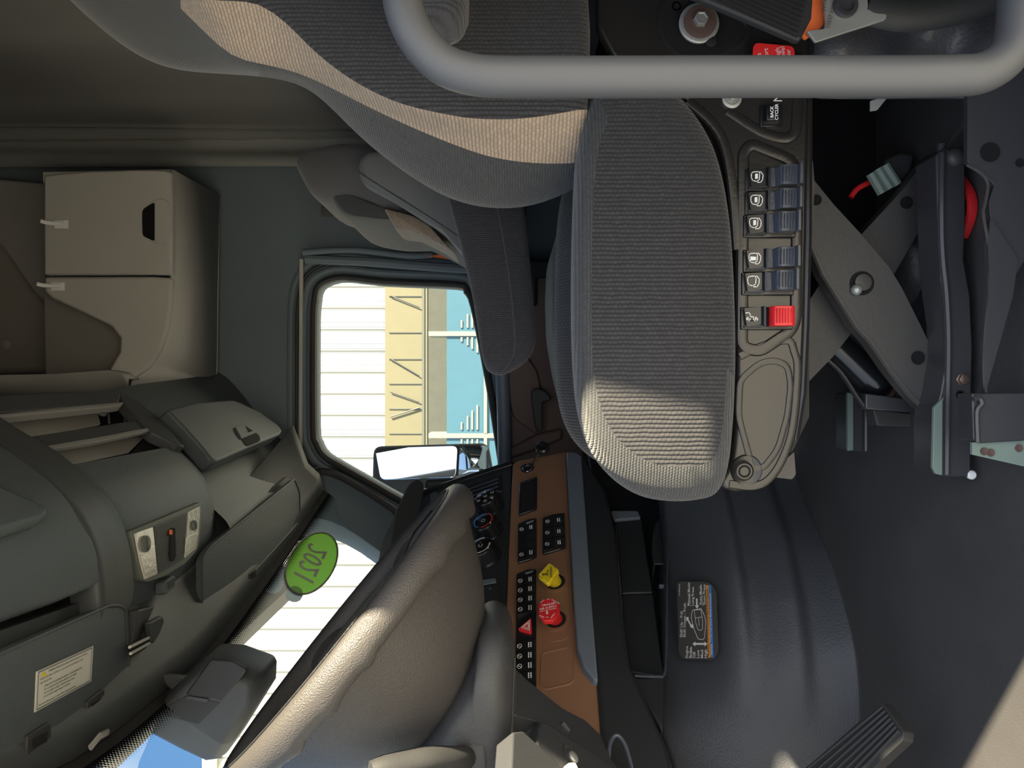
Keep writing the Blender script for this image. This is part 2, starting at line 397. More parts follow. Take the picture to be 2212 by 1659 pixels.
# far side border of the windshield (pillar edge with dots is short)
# A pillar on the passenger side
def pil(pts): return [P(*p) for p in pts]
mb = MB()
a_in = pil([(652, 1045, 2.60), (668, 1005, 2.60), (700, 992, 2.60), (800, 1047, 2.59), (866, 1085, 2.59), (960, 1140, 2.59), (1090, 1200, 2.59)])
a_mid = pil([(650, 1090, 2.50), (668, 1050, 2.53), (700, 1045, 2.53), (800, 1108, 2.53), (866, 1150, 2.53), (960, 1205, 2.53), (1090, 1270, 2.53)])
a_out = pil([(640, 1135, 2.42), (665, 1125, 2.42), (706, 1128, 2.43), (770, 1158, 2.43), (850, 1222, 2.45), (950, 1290, 2.47), (1090, 1380, 2.5)])
a_bk = [p + Vector((.05, .06, 0)) for p in a_out]
mb.loft([a_in, a_mid, a_out, a_bk], False, False); struct('trim_7', mb, 'wall_grey', 'grey windshield pillar trim on the passenger side', sub=1, solid=.004)
mb = MB().tube(smoothpath(pil([(655, 1040, 2.57), (690, 1020, 2.57), (735, 1030, 2.57), (800, 1068, 2.57), (850, 1100, 2.56), (870, 1118, 2.56), (1000, 1190, 2.56)]), 5), .014, 8); struct('trim_8', mb, 'rubber', 'dark pillar edge seal between door and windshield')
# near side A pillar (out of frame) keeps the light honest
mb = MB().loft([[wsp(N - 1, t / 5) for t in range(6)], [wsp(N - 1, t / 5) + Vector((-.1, -.12, 0)) for t in range(6)]], False, False); struct('trim_9', mb, 'dark_plastic', 'driver side windshield pillar', solid=.03)
# dark header trim under the windshield top (rear of glass)
hd = MB(); r0 = [p + Vector((0, -.004, -.003)) for p in top]; r1 = [p + Vector((0, -.055, .012)) for p in top]; r2 = [p + Vector((0, -.09, .05)) for p in top]; r3 = [p + Vector((0, -.22, .10)) for p in top]
hd.loft([r0, r1, r2, r3], False, False); struct('trim_10', hd, 'dark_plastic', 'dark windshield header trim above the glass', solid=.004)
# ------------------------------------------------------------------ sky, ground and the place outside
w = bpy.data.worlds.new('World'); bpy.context.scene.world = w; w.use_nodes = True; nt = w.node_tree
bg = nt.nodes['Background']; bg.inputs['Strength'].default_value = SKY
# clear blue sky, whitening into bright haze around the sun behind the cab's left side
tcw = nt.nodes.new('ShaderNodeTexCoord'); dt_ = nt.nodes.new('ShaderNodeVectorMath'); dt_.operation = 'DOT_PRODUCT'; dt_.inputs[1].default_value = Vector((-.80, -.50, .33)).normalized()
nt.links.new(tcw.outputs['Generated'], dt_.inputs[0]); mr = nt.nodes.new('ShaderNodeMapRange'); mr.interpolation_type = 'SMOOTHSTEP'; mr.inputs['From Min'].default_value = -.75; mr.inputs['From Max'].default_value = .9
nt.links.new(dt_.outputs['Value'], mr.inputs['Value'])
cr = nt.nodes.new('ShaderNodeValToRGB'); cr.color_ramp.elements[0].color = (.14, .31, .60, 1); cr.color_ramp.elements[1].color = (1.25, 1.34, 1.5, 1)
e_ = cr.color_ramp.elements.new(.45); e_.color = (.45, .6, .84, 1)
nt.links.new(mr.outputs[0], cr.inputs[0]); nt.links.new(cr.outputs[0], bg.inputs['Color'])
sd = bpy.data.lights.new('Sun', 'SUN'); sd.energy = SUN; sd.angle = math.radians(.9); sd.color = (1.0, .85, .58)
so = bpy.data.objects.new('Sun', sd); C.objects.link(so); so.rotation_euler = Vector(SUNDIR).to_track_quat('-Z', 'Y').to_euler(); so.location = (-2, -3, 5)
mat('ground', (.50, .49, .46), .9, bump=.3, scale=30, var=.1)
mb = MB().box((-40, -40, -1.25), (80, 0, 0), (0, 80, 0), (0, 0, .05)); o = obj('ground', mb, 'ground', smooth=False); o['kind'] = 'structure'; o['label'] = 'grey concrete yard outside the cab'
mat('white_cladding', (.5, .51, .5), .5); mat('seam_grey', (.09, .095, .09), .6); mat('khaki_cladding', (.135, .125, .08), .6, var=.06); mat('road_grey', (.06, .063, .055), .8, var=.2, bump=.3, scale=30)
mat('blue_box', (.036, .10, .155), .45, var=.08); mat('white_box', (.2, .22, .19), .4); mat('pale_cladding', (.35, .34, .25), .6)
BD = 9.0
def bz(px): return CZ - (px - 1106) * BD / F
def by(py): return (py - 829.5) * BD / F
b = thing('building', 'long white ribbed metal building beyond the cab windows', 'building', (BD, by(1100), -1.2))
y0, y1 = by(540), by(2300)
mb = MB().box((BD, y0, bz(838)), (.3, 0, 0), (0, y1 - y0, 0), (0, 0, bz(440) - bz(838))); obj('wall_panel', mb, 'white_cladding', b, smooth=False)
mb = MB(); y = 618.0
while y < 2300:
    mb.box((BD - .012, by(y), bz(838)), (.014, 0, 0), (0, .017, 0), (0, 0, bz(440) - bz(838))); y += 46.2
obj('panel_seam', mb, 'seam_grey', b, smooth=False)
mb = MB(); y = 590.0
while y < 2300:
    for k in (10, 20, 30): mb.box((BD - .006, by(y + k), bz(838)), (.008, 0, 0), (0, .018, 0), (0, 0, bz(440) - bz(838)))
    y += 46.2
obj('panel_rib', mb, 'white_cladding', b, smooth=False)
mb = MB().box((BD - .05, y0, bz(472)), (.1, 0, 0), (0, y1 - y0, 0), (0, 0, bz(440) - bz(472))); obj('eave_gutter', mb, 'pale_cladding', b, smooth=False)
mb = MB().box((BD - .05, y0, bz(924)), (.35, 0, 0), (0, y1 - y0, 0), (0, 0, bz(833) - bz(924)))
obj('lower_cladding', mb, 'khaki_cladding', b, smooth=False)
mb = MB()
for yy in (640, 718, 775, 828, 882, 935, 990): mb.box((BD - .06, by(yy), bz(916)), (.02, 0, 0), (0, .01, 0), (0, 0, bz(842) - bz(916)))
mb.box((BD - .062, y0, bz(918)), (.02, 0, 0), (0, y1 - y0, 0), (0, 0, .03))
for ya, yb in ((640, 665), (775, 812), (846, 868), (900, 880)):
    mb.tube([(BD - .07, by(ya), bz(845)), (BD - .07, by(yb), bz(908))], .008, 4)
obj('panel_seam', mb, 'seam_grey', b, smooth=False)
mb = MB().box((BD - .04, y0, -1.2), (.3, 0, 0), (0, y1 - y0, 0), (0, 0, bz(922) + 1.2)); obj('base_wall', mb, 'road_grey', b, smooth=False)
# three blue trailers standing in front, white frames and slot shaped windows
TD = 8.2
def tz(px): return CZ - (px - 1106) * TD / F
def ty(py): return (py - 829.5) * TD / F
for k, (ya, yb, lab) in enumerate(((500, 716, 'blue freight container nearest the rear edge of the passenger window'), (726, 936, 'blue freight container in the middle of the passenger window'), (946, 1150, 'blue freight container behind the passenger door mirror'))):
    t = thing('freight_container', lab, 'container', (TD + .6, ty((ya + yb) / 2), -1.2), 'blue containers outside the passenger window')
    mb = MB().box((TD, ty(ya), -1.2), (1.0 - .3, 0, 0), (0, ty(yb) - ty(ya), 0), (0, 0, tz(965) + 1.2)); obj('body', mb, 'blue_box', t, smooth=False)
    mb = MB(); mb.box((TD - .02, ty(yb), -1.2), (.3, 0, 0), (0, ty(10) - ty(0), 0), (0, 0, tz(926) + 1.2)); mb.box((TD - .025, ty(ya), tz(1052)), (.03, 0, 0), (0, ty(yb) - ty(ya), 0), (0, 0, .035)); obj('frame', mb, 'white_box', t, smooth=False)
    for j, px in enumerate((996, 1009, 1019, 1030)):
        for s0, s1 in ((ya + 2, ya + 4 + 8 * (j + 1)), (yb - 6 - 18 * (j + 1) ** .8, yb - 8)):
            if s1 > s0: obj('stripe', MB().box((TD - .012, ty(s0), tz(px + 3)), (.015, 0, 0), (0, ty(s1) - ty(s0), 0), (0, 0, .02)), 'white_box', t, smooth=False)
# passenger door mirror
MD = 2.95
def mp(px, py, d=MD): return P(px, py, d)
t = thing('door_mirror', 'tall black-edged truck door mirror outside the passenger window', 'mirror', mp(930, 1020) + Vector((.06, 0, -.3)))
out = rnd([(806, 962), (1055, 955), (1070, 1040), (1030, 1075), (815, 1085), (803, 1060)], 18)
mb = MB().prism([mp(*p) for p in out], (.12, .05, 0)); obj('housing', mb, 'chrome_dark' if 'chrome_dark' in MATS else 'rubber', t, bevel=.012)
mat('mirror_glass', (.86, .9, .93), .03, metal=1); mat('tan_mirror', (.55, .52, .4), .25)
pm = plane(mp(812, 965), mp(985, 962), mp(985, 1030, MD + .03)); tilt = Vector((-.86, -.5, .12))
m1 = rnd([(810, 968), (988, 963), (984, 1030), (822, 1036)], 12)
mn = Vector((-.69, -.71, .13)).normalized(); mc = mp(900, 1000) + Vector((-.07, 0, 0)); obj('flat_glass', MB().prism([Q(*p, (mc, mn)) for p in m1], -mn * .004), 'mirror_glass', t, bevel=.001)
m2 = rnd([(994, 963), (1054, 962), (1058, 1020), (1045, 1028), (990, 1032)], 9)
c = sum((mp(*p) for p in m2), Vector()) / len(m2); mb = MB(); rings = []
for q in (1.0, .75, .5, .25, .02): rings.append([c.lerp(mp(*p), q) + Vector((-.006 - .025 * (1 - q * q), 0, 0)) for p in m2])
mb.loft(rings, True, False); obj('convex_glass', mb, 'mirror_glass', t)
mb = MB().tube([mp(905, 1055) + Vector((.05, 0, 0)), mp(905, 1120, 2.8), mp(900, 1180, 2.68)], .02, 10); obj('bracket', mb, 'rubber', t)
# ================================================================== sleeper curtain, far cabinet
def curtain(name, x0, x1, y, z0, z1, amp, nw, material, label, cat='curtain', along='X', seed=1, th=.006):
    rr = random.Random(seed); mb = MB(); rows = []; n = nw * 8
    ph = [rr.uniform(-.5, .5) for _ in range(n + 1)]
    for r in range(9):
        z = z0 + (z1 - z0) * r / 8; row = []
        for i in range(n + 1):
            t = i / n; w_ = math.sin(t * nw * 2 * math.pi + .6 * math.sin(r * .5 + seed) + .4 * math.sin(t * 9)) * amp * (1 - .25 * r / 8)
            if along == 'X': row.append((x0 + (x1 - x0) * t, y + w_, z))
            else: row.append((y + w_, x0 + (x1 - x0) * t, z))
        rows.append(row)
    mb.loft(rows, False, False); o = obj(name, mb, material, None, solid=th, angle=80); return tag(o, label, cat)
curtain('curtain', .62, 2.50, -.86, .30, ZR - .02, .012, 4, 'curtain_dark', 'broad dark grey sleeper curtain drawn flat across behind the seats')
curtain('curtain', -.93, -.735, 2.50, .30, ZR - .02, .014, 2, 'curtain_cloth', 'lighter grey gathered curtain edge hanging beside the beige cabinet', along='Y', seed=3)
curtain('curtain', -.735, -.58, 2.56, CZ - .05, CZ + .66, .010, 3, 'curtain_dark', 'narrow dark pleated curtain below the beige cabinet', along='Y', seed=5)
# ragged light hem line of the wide curtain
mb = MB().tube([P(0 + i * 40, 306 + random.uniform(-1.5, 1.5) - i * .35, 2.483) for i in range(21)], .0022, 5); o = obj('curtain_hem', mb, 'cab_beige_dark', None); tag(o, 'thin frayed seam running down the grey curtain edge', 'seam')
# cabinet
D1, D2 = 2.25, 2.585
cab = thing('overhead_cabinet', 'beige wall cabinet with a black pull recess above the passenger window', 'cabinet', P(371, 480, D2))
def yzp(px, D=D1): return [P(x, y, D) for x, y in px]
# front panel of the cabinet, split by the door gap
door = [(94, 379), (130, 374), (200, 369), (300, 366), (355, 367), (371, 372), (371, 594), (330, 593), (95, 594)]
low = [(95, 598), (330, 597), (371, 600), (369, 660), (362, 710), (345, 760), (320, 795), (290, 815), (262, 818), (234, 800), (258, 760), (259, 730), (240, 705), (180, 676), (112, 645), (95, 630)]
o = obj('door', slab(door, D1 - .006, .03), 'cab_beige', cab, bevel=.006)
mb = MB(); inner = [(308, 452), (330, 438), (336, 437), (334, 520), (312, 512), (307, 500)]
mb.prism([P(x, y, D1 - .010) for x, y in rnd([(306, 450), (328, 437), (334, 440), (334, 518), (328, 520), (308, 512)], 6)], (.004, 0, 0)); obj('pull_recess', mb, 'gloss_black', o.parent and cab)
mb = MB().prism([P(x, y, D1 - .0095) for x, y in rnd([(333, 436), (350, 430), (366, 440), (368, 500), (362, 524), (340, 526), (333, 520)], 9)], (.004, 0, 0)); obj('pull_scoop', mb, 'cab_beige', cab, bevel=.003)
mb = slab(low, D1 - .006, .03); obj('fascia', mb, 'cab_beige', cab, bevel=.008)
obj('scoop_rim', MB().tube([P(x, y, D1 - .007) for x, y in rnd([(333, 436), (350, 430), (366, 440), (368, 500), (362, 524), (340, 526), (310, 512), (306, 500), (307, 452)], 9)], .0035, 6, closed=True), 'cab_beige', cab)
# body behind: bottom slopes out of sight to the wall
fr_ = [(371, 367), (371, 640), (368, 700), (352, 755), (320, 800), (285, 822), (278, 845)]
bk = [(471, 420), (467, 640), (466, 740), (465, 800), (462, 826), (455, 836), (440, 838)]
mb = MB(); R1 = [P(x, y, D1 + .01) for x, y in fr_]; R2 = [P(x, y, D2 - .02) for x, y in bk]; mb.loft([R1, [a.lerp(b_, .5) + Vector((0, 0, .004)) for a, b_ in zip(R1, R2)], R2], False, False)
obj('underside', mb, 'cab_beige', cab, solid=.012, angle=60)
mb = MB().tube([P(471, 418, D2 - .02), P(468, 640, D2 - .02), P(466, 800, D2 - .02), P(460, 832, D2 - .02)], .006, 6); obj('lip', mb, 'cab_beige', cab)
mb = slab([(93, 372), (371, 366), (371, 385), (93, 395)], D1 + .02, .30); obj('side_panel', mb, 'cab_beige', cab)
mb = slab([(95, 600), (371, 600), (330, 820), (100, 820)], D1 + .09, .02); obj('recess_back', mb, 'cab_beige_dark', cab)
# cream front post of the cabinet, lit from the windshield
mb = MB(); c0 = [P(-60, 812, 2.2), P(120, 809, 2.2), P(235, 801, 2.2), P(262, 806, 2.2), P(278, 818, 2.2)]; c1 = [P(-60, 858, 2.28), P(120, 852, 2.28), P(250, 846, 2.28), P(272, 846, 2.28), P(282, 848, 2.28)]; c2 = [p + Vector((.12, .0, 0)) for p in c1]
mb.loft([[p + Vector((.1, -.0, 0)) for p in c0], c0, [a.lerp(b_, .5) + Vector((-.01, 0, 0)) for a, b_ in zip(c0, c1)], c1, c2], False, False); obj('front_post', mb, 'cab_beige', cab, angle=60, solid=.008)
mb = MB().prism([P(x, y, 2.24) for x, y in [(278, 820), (320, 802), (352, 757), (369, 700), (371, 700), (466, 740), (465, 800), (458, 832), (300, 852), (282, 850)]], (.001, 0, 0))
# upper wall panels
mb = MB(); mb.prism([P(x, y, 2.52) for x, y in [(-60, 380), (95, 395), (95, 650), (190, 800), (-60, 815)]], (.06, 0, 0)); o = struct('trim_11', mb, 'headliner', 'grey brown upper side wall panel above the cabinet', bevel=.01)
mb = MB(); mb.prism([P(x, y, 2.49) for x, y in [(-60, 470), (0, 532), (60, 620), (120, 690), (190, 798), (-60, 812)]], (.04, 0, 0)); struct('trim_12', mb, 'cab_beige_dark', 'dark sloping upper sleeper wall panel', bevel=.02)
mb = MB().lathe(P(14, 745, 2.488), (-1, 0, 0), [(0, .016), (.004, .015), (.007, .009), (.008, 0)]); o = obj('trim_clip', mb, 'headliner', None); tag(o, 'small round clip pressed into the upper sleeper wall', 'clip')
# self adhesive hooks on the cabinet
def hook(px, py, label):
    s = D1 / F; o = P(px, py, D1 - .006); R = Vector((0, 0, -s)); Dn = Vector((0, s, 0)); n = Vector((-1, 0, 0))
    t = thing('adhesive_hook', label, 'hook', o, 'white hooks on the beige cabinet')
    mb = MB().box(o - R * 14 - Dn * 8, R * 29, Dn * 18, n * .003); obj('base_plate', mb, 'white', t, bevel=.001)
    pth = [o + R * 8 + n * .006, o - R * 2 + n * .008, o - R * 14 + n * .012, o - R * 24 + n * .022, o - R * 31 + n * .032 - Dn * 2]
    mb = MB().tube(smoothpath(pth, 3), .006, 8, flat=.5); obj('hook_arm', mb, 'white', t)
hook(133, 484, 'white plastic adhesive hook on the beige cabinet door'); hook(125, 618, 'white plastic adhesive hook on the cabinet panel below the door gap')
# ================================================================== overhead console
con = thing('overhead_console', 'dark textured overhead console with cubbies and a map light above the windshield', 'console', (1.65, .3, CZ + .72))
def bar(x0, x1, prof, mi=0, mb=None):
    mb = mb or MB(); mb.loft([[Vector((x, y, CZ + z)) for y, z in prof] for x in (x0, x1)], False, False, mi); return mb
def prof_at(pts): return pts
# centre section
pc = smoothpath([(.160, .873), (.182, .848), (.208, .822), (.245, .796), (.29, .778), (.36, .768), (.43, .772), (.50, .79), (.53, .83)], 4)
pc1 = [(y + .0, z) for y, z in pc]
mb = MB(); secs = []
for x, dy, dz in ((1.475, -.0, .004), (1.50, 0, 0), (1.60, 0, -.002), (1.75, 0, -.002), (1.88, 0, 0), (1.93, .004, .006), (1.955, .012, .018), (1.97, .03, .04), (1.975, .06, .09)):
    secs.append([Vector((x, y + dy, CZ + z + dz)) for y, z in pc])
mb.loft(secs, False, False); obj('center_shell', mb, 'leather_plastic', con, angle=70)
# arched band on the driver side of the centre section
pb = smoothpath([(-.06, 1.20), (.02, 1.08), (.085, .985), (.135, .90), (.19, .835), (.24, .79), (.29, .767), (.345, .755), (.42, .752), (.50, .78)], 4)
mb = MB(); mb.loft([[Vector((x, y + dy, CZ + z + dz)) for y, z in pb] for x, dy, dz in ((1.50, .03, .04), (1.478, .004, .006), (1.465, 0, 0), (1.40, -.002, -.006), (1.345, -.002, -.014), (1.318, .0, -.02), (1.312, .006, -.012), (1.312, .03, .03))], False, False)
obj('side_band', mb, 'dark_plastic', con, angle=70)
# driver side section
pd = smoothpath([(-.02, 1.12), (.06, 1.0), (.12, .90), (.18, .82), (.235, .775), (.285, .748), (.33, .738), (.358, .742), (.37, .80)], 4)
mb = MB(); mb.loft([[Vector((x, y - s_ * .06, CZ + z)) for y, z in pd] for x, s_ in ((1.32, 0), (1.2, .05), (1.0, .3), (.8, 1.0), (.65, 1.6))], False, False); obj('driver_shell', mb, 'leather_plastic', con, angle=70)
DP = plane(P(0, 1145, 1.10), P(105, 1100, 1.245), P(0, 1050, 1.185))
obj('pocket_door', pslab(rnd([(-120, 1000), (20, 1056), (96, 1090), (106, 1102), (100, 1116), (0, 1146), (-120, 1180)], [0, 20, 8, 5, 8, 0, 0]), DP, .012, .03), 'leather_plastic', con, bevel=.009, bseg=3)
# cubbies
K = plane(P(245, 842, 1.95), P(385, 950, 1.94), P(0, 925, 1.50))
def kp(px, off, th, m, name, bevel=.002): return obj(name, pslab(px, K, off, th), m, con, bevel=bevel)
kp([(-80, 856), (252, 841), (262, 846), (258, 868), (255, 872), (-80, 897)], .012, .03, 'dark_plastic', 'upper_rail', .004)
kp([(-60, 899), (0, 894), (268, 868), (262, 876), (0, 901), (-60, 906)], .014, .02, 'headliner', 'rail_lip')
kp([(252, 841), (300, 866), (345, 902), (393, 958), (400, 964), (385, 962), (330, 935), (300, 905), (268, 870)], .012, .03, 'dark_plastic', 'corner_rail', .004)
kp([(48, 945), (180, 925), (300, 906), (332, 921), (325, 928), (200, 948), (86, 966), (70, 958)], .006, .02, 'dark_plastic', 'divider_bar', .003)
kp([(86, 965), (200, 946), (331, 921), (322, 930), (205, 955), (97, 972)], .010, .012, 'headliner', 'divider_lip')
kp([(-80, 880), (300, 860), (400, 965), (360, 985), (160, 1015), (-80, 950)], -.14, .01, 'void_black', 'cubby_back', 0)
kp([(14, 902), (208, 883), (217, 915), (50, 946)], -.06, .006, 'cab_beige', 'cubby_liner', 0)
kp([(100, 974), (318, 937), (280, 975), (262, 984), (170, 1006), (158, 1008)], -.05, .006, 'cab_beige', 'cubby_liner', 0)
kp([(318, 937), (334, 925), (385, 962), (280, 984)], -.03, .006, 'dash_plastic', 'cubby_side', 0)
kp([(172, 1000), (275, 978), (280, 984), (260, 990), (175, 1009), (167, 1007)], .006, .01, 'gloss_black', 'finger_slot')
for x in (234, 268):
    o = MB().tube([Q(x, 882, K, -.04), Q(x + 2, 914, K, -.04)], .0025, 6); obj('cubby_rib', o, 'cab_beige_dark', con)
mb = MB().lathe(Q(218, 893, K, -.05), K[1], [(0, .013), (.01, .013), (.012, .006), (.006, .005)]); obj('bracket_screw', mb, 'headliner', con)
# map light on the underside
L_ = plane(P(285, 1146, 1.494), P(435, 1085, 1.82), P(308, 1259, 1.513))
ml = MB(); fo = rnd([(283, 1147), (436, 1084), (434, 1140), (428, 1188), (400, 1218), (360, 1243), (318, 1258), (306, 1252)], [3, 3, 4, 12, 4, 4, 12, 8])
OFFL = .005
light = obj('map_light', pslab(fo, L_, OFFL, .02), 'grey_green', con, bevel=.002)
def lp(px, off, th, m, name, bevel=.001, r=3): return obj(name, pslab(rnd(px, r), L_, OFFL + off, th), m, light, bevel=bevel)
OFF[light.name] = OFF[con.name]
lp([(292, 1152), (331, 1138), (341, 1240), (314, 1252), (303, 1210)], .003, .004, 'lens', 'lens')
lp([(407, 1106), (433, 1094), (430, 1150), (424, 1185), (399, 1206), (404, 1150)], .003, .004, 'lens', 'lens')
lp([(334, 1137), (405, 1106), (402, 1150), (397, 1208), (343, 1239)], .002, .004, 'dark_plastic', 'grille')
mb = MB()
for i in range(22):
    t = i / 21; a = (336 + t * 8, 1142 + 94 * t); b_ = (404 - 6 * t, 1112 + 92 * t)
    mb.tube([Q(*a, L_, OFFL + .003), Q(*b_, L_, OFFL + .003)], .0007, 4)
obj('grille_rib', mb, 'rubber', light)
lp([(370, 1140), (379, 1139), (381, 1200), (377, 1212), (370, 1211), (367, 1200)], .005, .004, 'void_black', 'slot', r=5)
lp([(368, 1144), (373, 1144), (373, 1155), (368, 1155)], .007, .003, 'orange', 'lamp', r=2)
for (a, b_, c) in ((313, 1175, .017), (418, 1135, .012)):
    o = Q(a, b_, L_, OFFL + .004); obj('bulb', MB().lathe(o, L_[1], [(0, c), (.004, c), (.004, c * .8), (.001, c * .75)]), 'grey_green', light)
lp([(304, 1200), (336, 1190), (339, 1232), (316, 1242)], .005, .003, 'lens', 'reading_lens'); lp([(402, 1160), (427, 1150), (421, 1182), (401, 1196)], .005, .003, 'lens', 'reading_lens')
obj('microphone', pslab(rnd([(356, 1257), (374, 1243), (380, 1246), (378, 1268), (360, 1284), (354, 1282)], 3), L_, OFFL + .002, .02), 'leather_plastic', con, bevel=.002)
obj('microphone_grille', pslab([(363, 1258), (378, 1252), (377, 1264), (364, 1272)], L_, OFFL + .003, .004), 'rubber', con)
# passenger side section with pocket door
pp = smoothpath([(.0, 1.06), (.03, 1.01), (.09, .955), (.16, .90), (.22, .845), (.27, .80), (.31, .765), (.34, .735), (.37, .725), (.42, .73)], 4)
mb = MB(); mb.loft([[Vector((x, y + dy, CZ + z + dz)) for y, z in pp] for x, dy, dz in ((1.93, .02, .01), (2.1, .0, .0), (2.3, -.012, -.002), (2.45, -.022, -.005), (2.53, -.035, -.01), (2.585, -.05, -.015))], False, False); obj('passenger_shell', mb, 'leather_plastic', con, angle=70)
A = plane(P(362, 884, 2.02), P(600, 915, 2.52), P(465, 996, 2.03))
pdoor = obj('pocket_door', pslab(rnd([(360, 884), (420, 868), (505, 862), (560, 888), (601, 917), (611, 930), (606, 938), (540, 965), (468, 997), (455, 990), (440, 970), (400, 925)], 8), A, .030, .05), 'leather_plastic', con, bevel=.012, bseg=4)
OFF[pdoor.name] = OFF[con.name]
obj('latch_recess', pslab(rnd([(507, 924), (528, 918), (560, 940), (563, 952), (533, 964), (522, 948)], 5), A, .032, .004), 'void_black', pdoor)
obj('latch_tab', pslab(rnd([(508, 922), (528, 916), (536, 934), (520, 942)], 3), A, .037, .008), 'leather_plastic', pdoor, bevel=.003)
obj('latch_tab', pslab(rnd([(518, 940), (550, 929), (554, 934), (522, 947)], 2), A, .036, .006), 'leather_plastic', pdoor, bevel=.002)
# upper dark panel between console and cabinet post
mb = MB().prism([P(x, y, 2.50) for x, y in [(300, 850), (470, 832), (472, 862), (440, 880), (400, 900)]], (.05, 0, 0)); obj('end_panel', mb, 'wall_grey', con, bevel=.01)
# lower ledge with sliding rods between the visors
LG = plane(P(290, 1380, 1.42), P(400, 1270, 1.8), P(300, 1500, 1.46))
obj('header_ledge', pslab([(300, 1318), (360, 1300), (420, 1240), (436, 1370), (350, 1480), (290, 1520), (284, 1400)], LG, -.012, .02), 'dark_plastic', con, bevel=.003)
VP1 = plane(P(647, 1124, 2.35), P(437, 1355, 1.75), P(440, 1195, 1.79)); VP2 = plane(P(275, 1323, 1.42), P(281, 1478, 1.42), P(30, 1658, 1.05))
obj('header_ledge', pslab([(425, 1190), (620, 1030), (650, 1050), (655, 1128), (540, 1262), (425, 1388)], VP1, -.035, .01), 'dark_plastic', con)
obj('header_ledge', pslab([(-160, 1420), (262, 1270), (292, 1420), (294, 1510), (180, 1612), (40, 1720), (-160, 1830)], VP2, -.035, .01), 'dark_plastic', con)
mb = MB()
for a, b_ in (((280, 1398), (321, 1378)), ((282, 1412), (322, 1390)), ((360, 1352), (400, 1312)), ((364, 1364), (398, 1326))): mb.tube([Q(*a, LG, .008), Q(*b_, LG, .008)], .003, 8)
obj('visor_rod', mb, 'cab_beige', con)
obj('rod_slot', pslab([(278, 1394), (322, 1374), (324, 1396), (283, 1418)], LG, .0, .004), 'void_black', con)
obj('center_strap', pslab([(326, 1345), (352, 1330), (368, 1400), (378, 1440), (352, 1452), (335, 1430)], LG, .006, .014), 'dark_plastic', con, bevel=.003)
for x, y in ((315, 1420), (371, 1380)): obj('screw_hole', MB().lathe(Q(x, y, LG, -.008), LG[1], [(0, .012), (.002, .012), (.002, .0)]), 'void_black', con)
obj('wire_end', MB().tube([Q(195, 1615, LG, .01), Q(215, 1590, LG, .016), Q(232, 1582, LG, .01)], .006, 8, flat=.6), 'headliner', con)
# ------------------------------------------------------------------ sun visors
def visor(name, label, corners, rads, pl, th, clips, lipside):
    t = thing(name, label, 'sun visor', Q(*corners[0], pl), 'stowed sun visors')
    out = rnd(corners, rads, 5); b_ = obj('panel', pslab(out, pl, 0, th), 'leather_plastic', t, bevel=.004, bseg=3)
    path = [Q(x, y, pl, .0006) for x, y in out]; obj('stitched_edge', MB().tube(path, .0028, 6, closed=True), 'dark_plastic', t)
    for (fx, op) in clips:
        c = obj('clip', pslab(rnd(fx, 5), pl, .006, .012), 'rubber', t, bevel=.002); OFF[c.name] = OFF[t.name]
        obj('clip_opening', pslab(rnd(op, 2), pl, .007, .003), 'void_black', c)
    return t
V1 = plane(P(647, 1124, 2.35), P(437, 1355, 1.75), P(440, 1195, 1.79))
v1 = visor('sun_visor', 'padded dark sun visor on the passenger side with two hinge clips', [(636, 1035), (647, 1062), (648, 1122), (629, 1146), (437, 1358), (435, 1205), (455, 1180)], [6, 8, 10, 4, 4, 14, 10], V1, .016,
    [([(480, 1325), (483, 1290), (500, 1280), (504, 1300), (486, 1326)], [(487, 1294), (498, 1288), (499, 1300), (488, 1308)]), ([(534, 1262), (537, 1240), (553, 1226), (556, 1244), (538, 1266)], [(541, 1240), (551, 1234), (552, 1246), (542, 1252)])], 0)
V2 = plane(P(275, 1323, 1.42), P(281, 1478, 1.42), P(30, 1658, 1.05))
v2 = visor('sun_visor', 'large dark sun visor on the driver side carrying a warning label', [(-90, 1450), (0, 1412), (240, 1306), (272, 1312), (280, 1470), (262, 1492), (30, 1660), (-90, 1745)], [0, 0, 22, 18, 14, 6, 0, 0], V2, .02,
    [([(188, 1555), (190, 1515), (226, 1486), (228, 1525), (206, 1538), (204, 1548)], [(199, 1520), (222, 1507), (221, 1526), (200, 1536)]), ([(57, 1640), (60, 1590), (110, 1558), (112, 1600), (78, 1620), (76, 1634)], [(72, 1597), (103, 1580), (102, 1602), (73, 1616)])], 0)
# warning label
wl = [(79, 1451), (202, 1395), (197, 1472), (75, 1539)]
wlab = obj('warning_label', pslab(wl, V2, .0012, .001), 'paper', v2, smooth=False); OFF[wlab.name] = OFF[v2.name]
p00, p10, p01, p11 = [Q(*p, V2, .0016) for p in (wl[0], wl[1], wl[3], wl[2])]
uu = (p10 - p00).normalized(); nn = V2[1]; vv = nn.cross(uu).normalized()
if vv.dot(p00 - p01) < 0: vv = -vv
Wd = (p10 - p00).length; Hd = (p01 - p00).length
def lpt(a, b_): return p00.lerp(p10, a).lerp(p01.lerp(p11, a), b_)
mb = MB(); ribbon(mb, [lpt(.03, .04), lpt(.97, .04), lpt(.97, .96), lpt(.03, .96)], .0012, nn, closed=True)
lines = [(.19, .13, 'WARNING: Breathing diesel engine exhaust exposes you to chemicals'), (.06, .24, 'known to the State of California to cause cancer and birth defects or other'), (.06, .34, 'reproductive harm.'), (.12, .46, '- Always start and operate the engine in a well-ventilated area.'), (.12, .55, '- If in an enclosed area, vent the exhaust to the outside.'), (.12, .64, '- Do not modify or tamper with the exhaust system.'), (.12, .73, '- Do not idle the engine except as necessary.'), (.06, .88, 'For more information go to www.P65warnings.ca.gov/diesel.')]
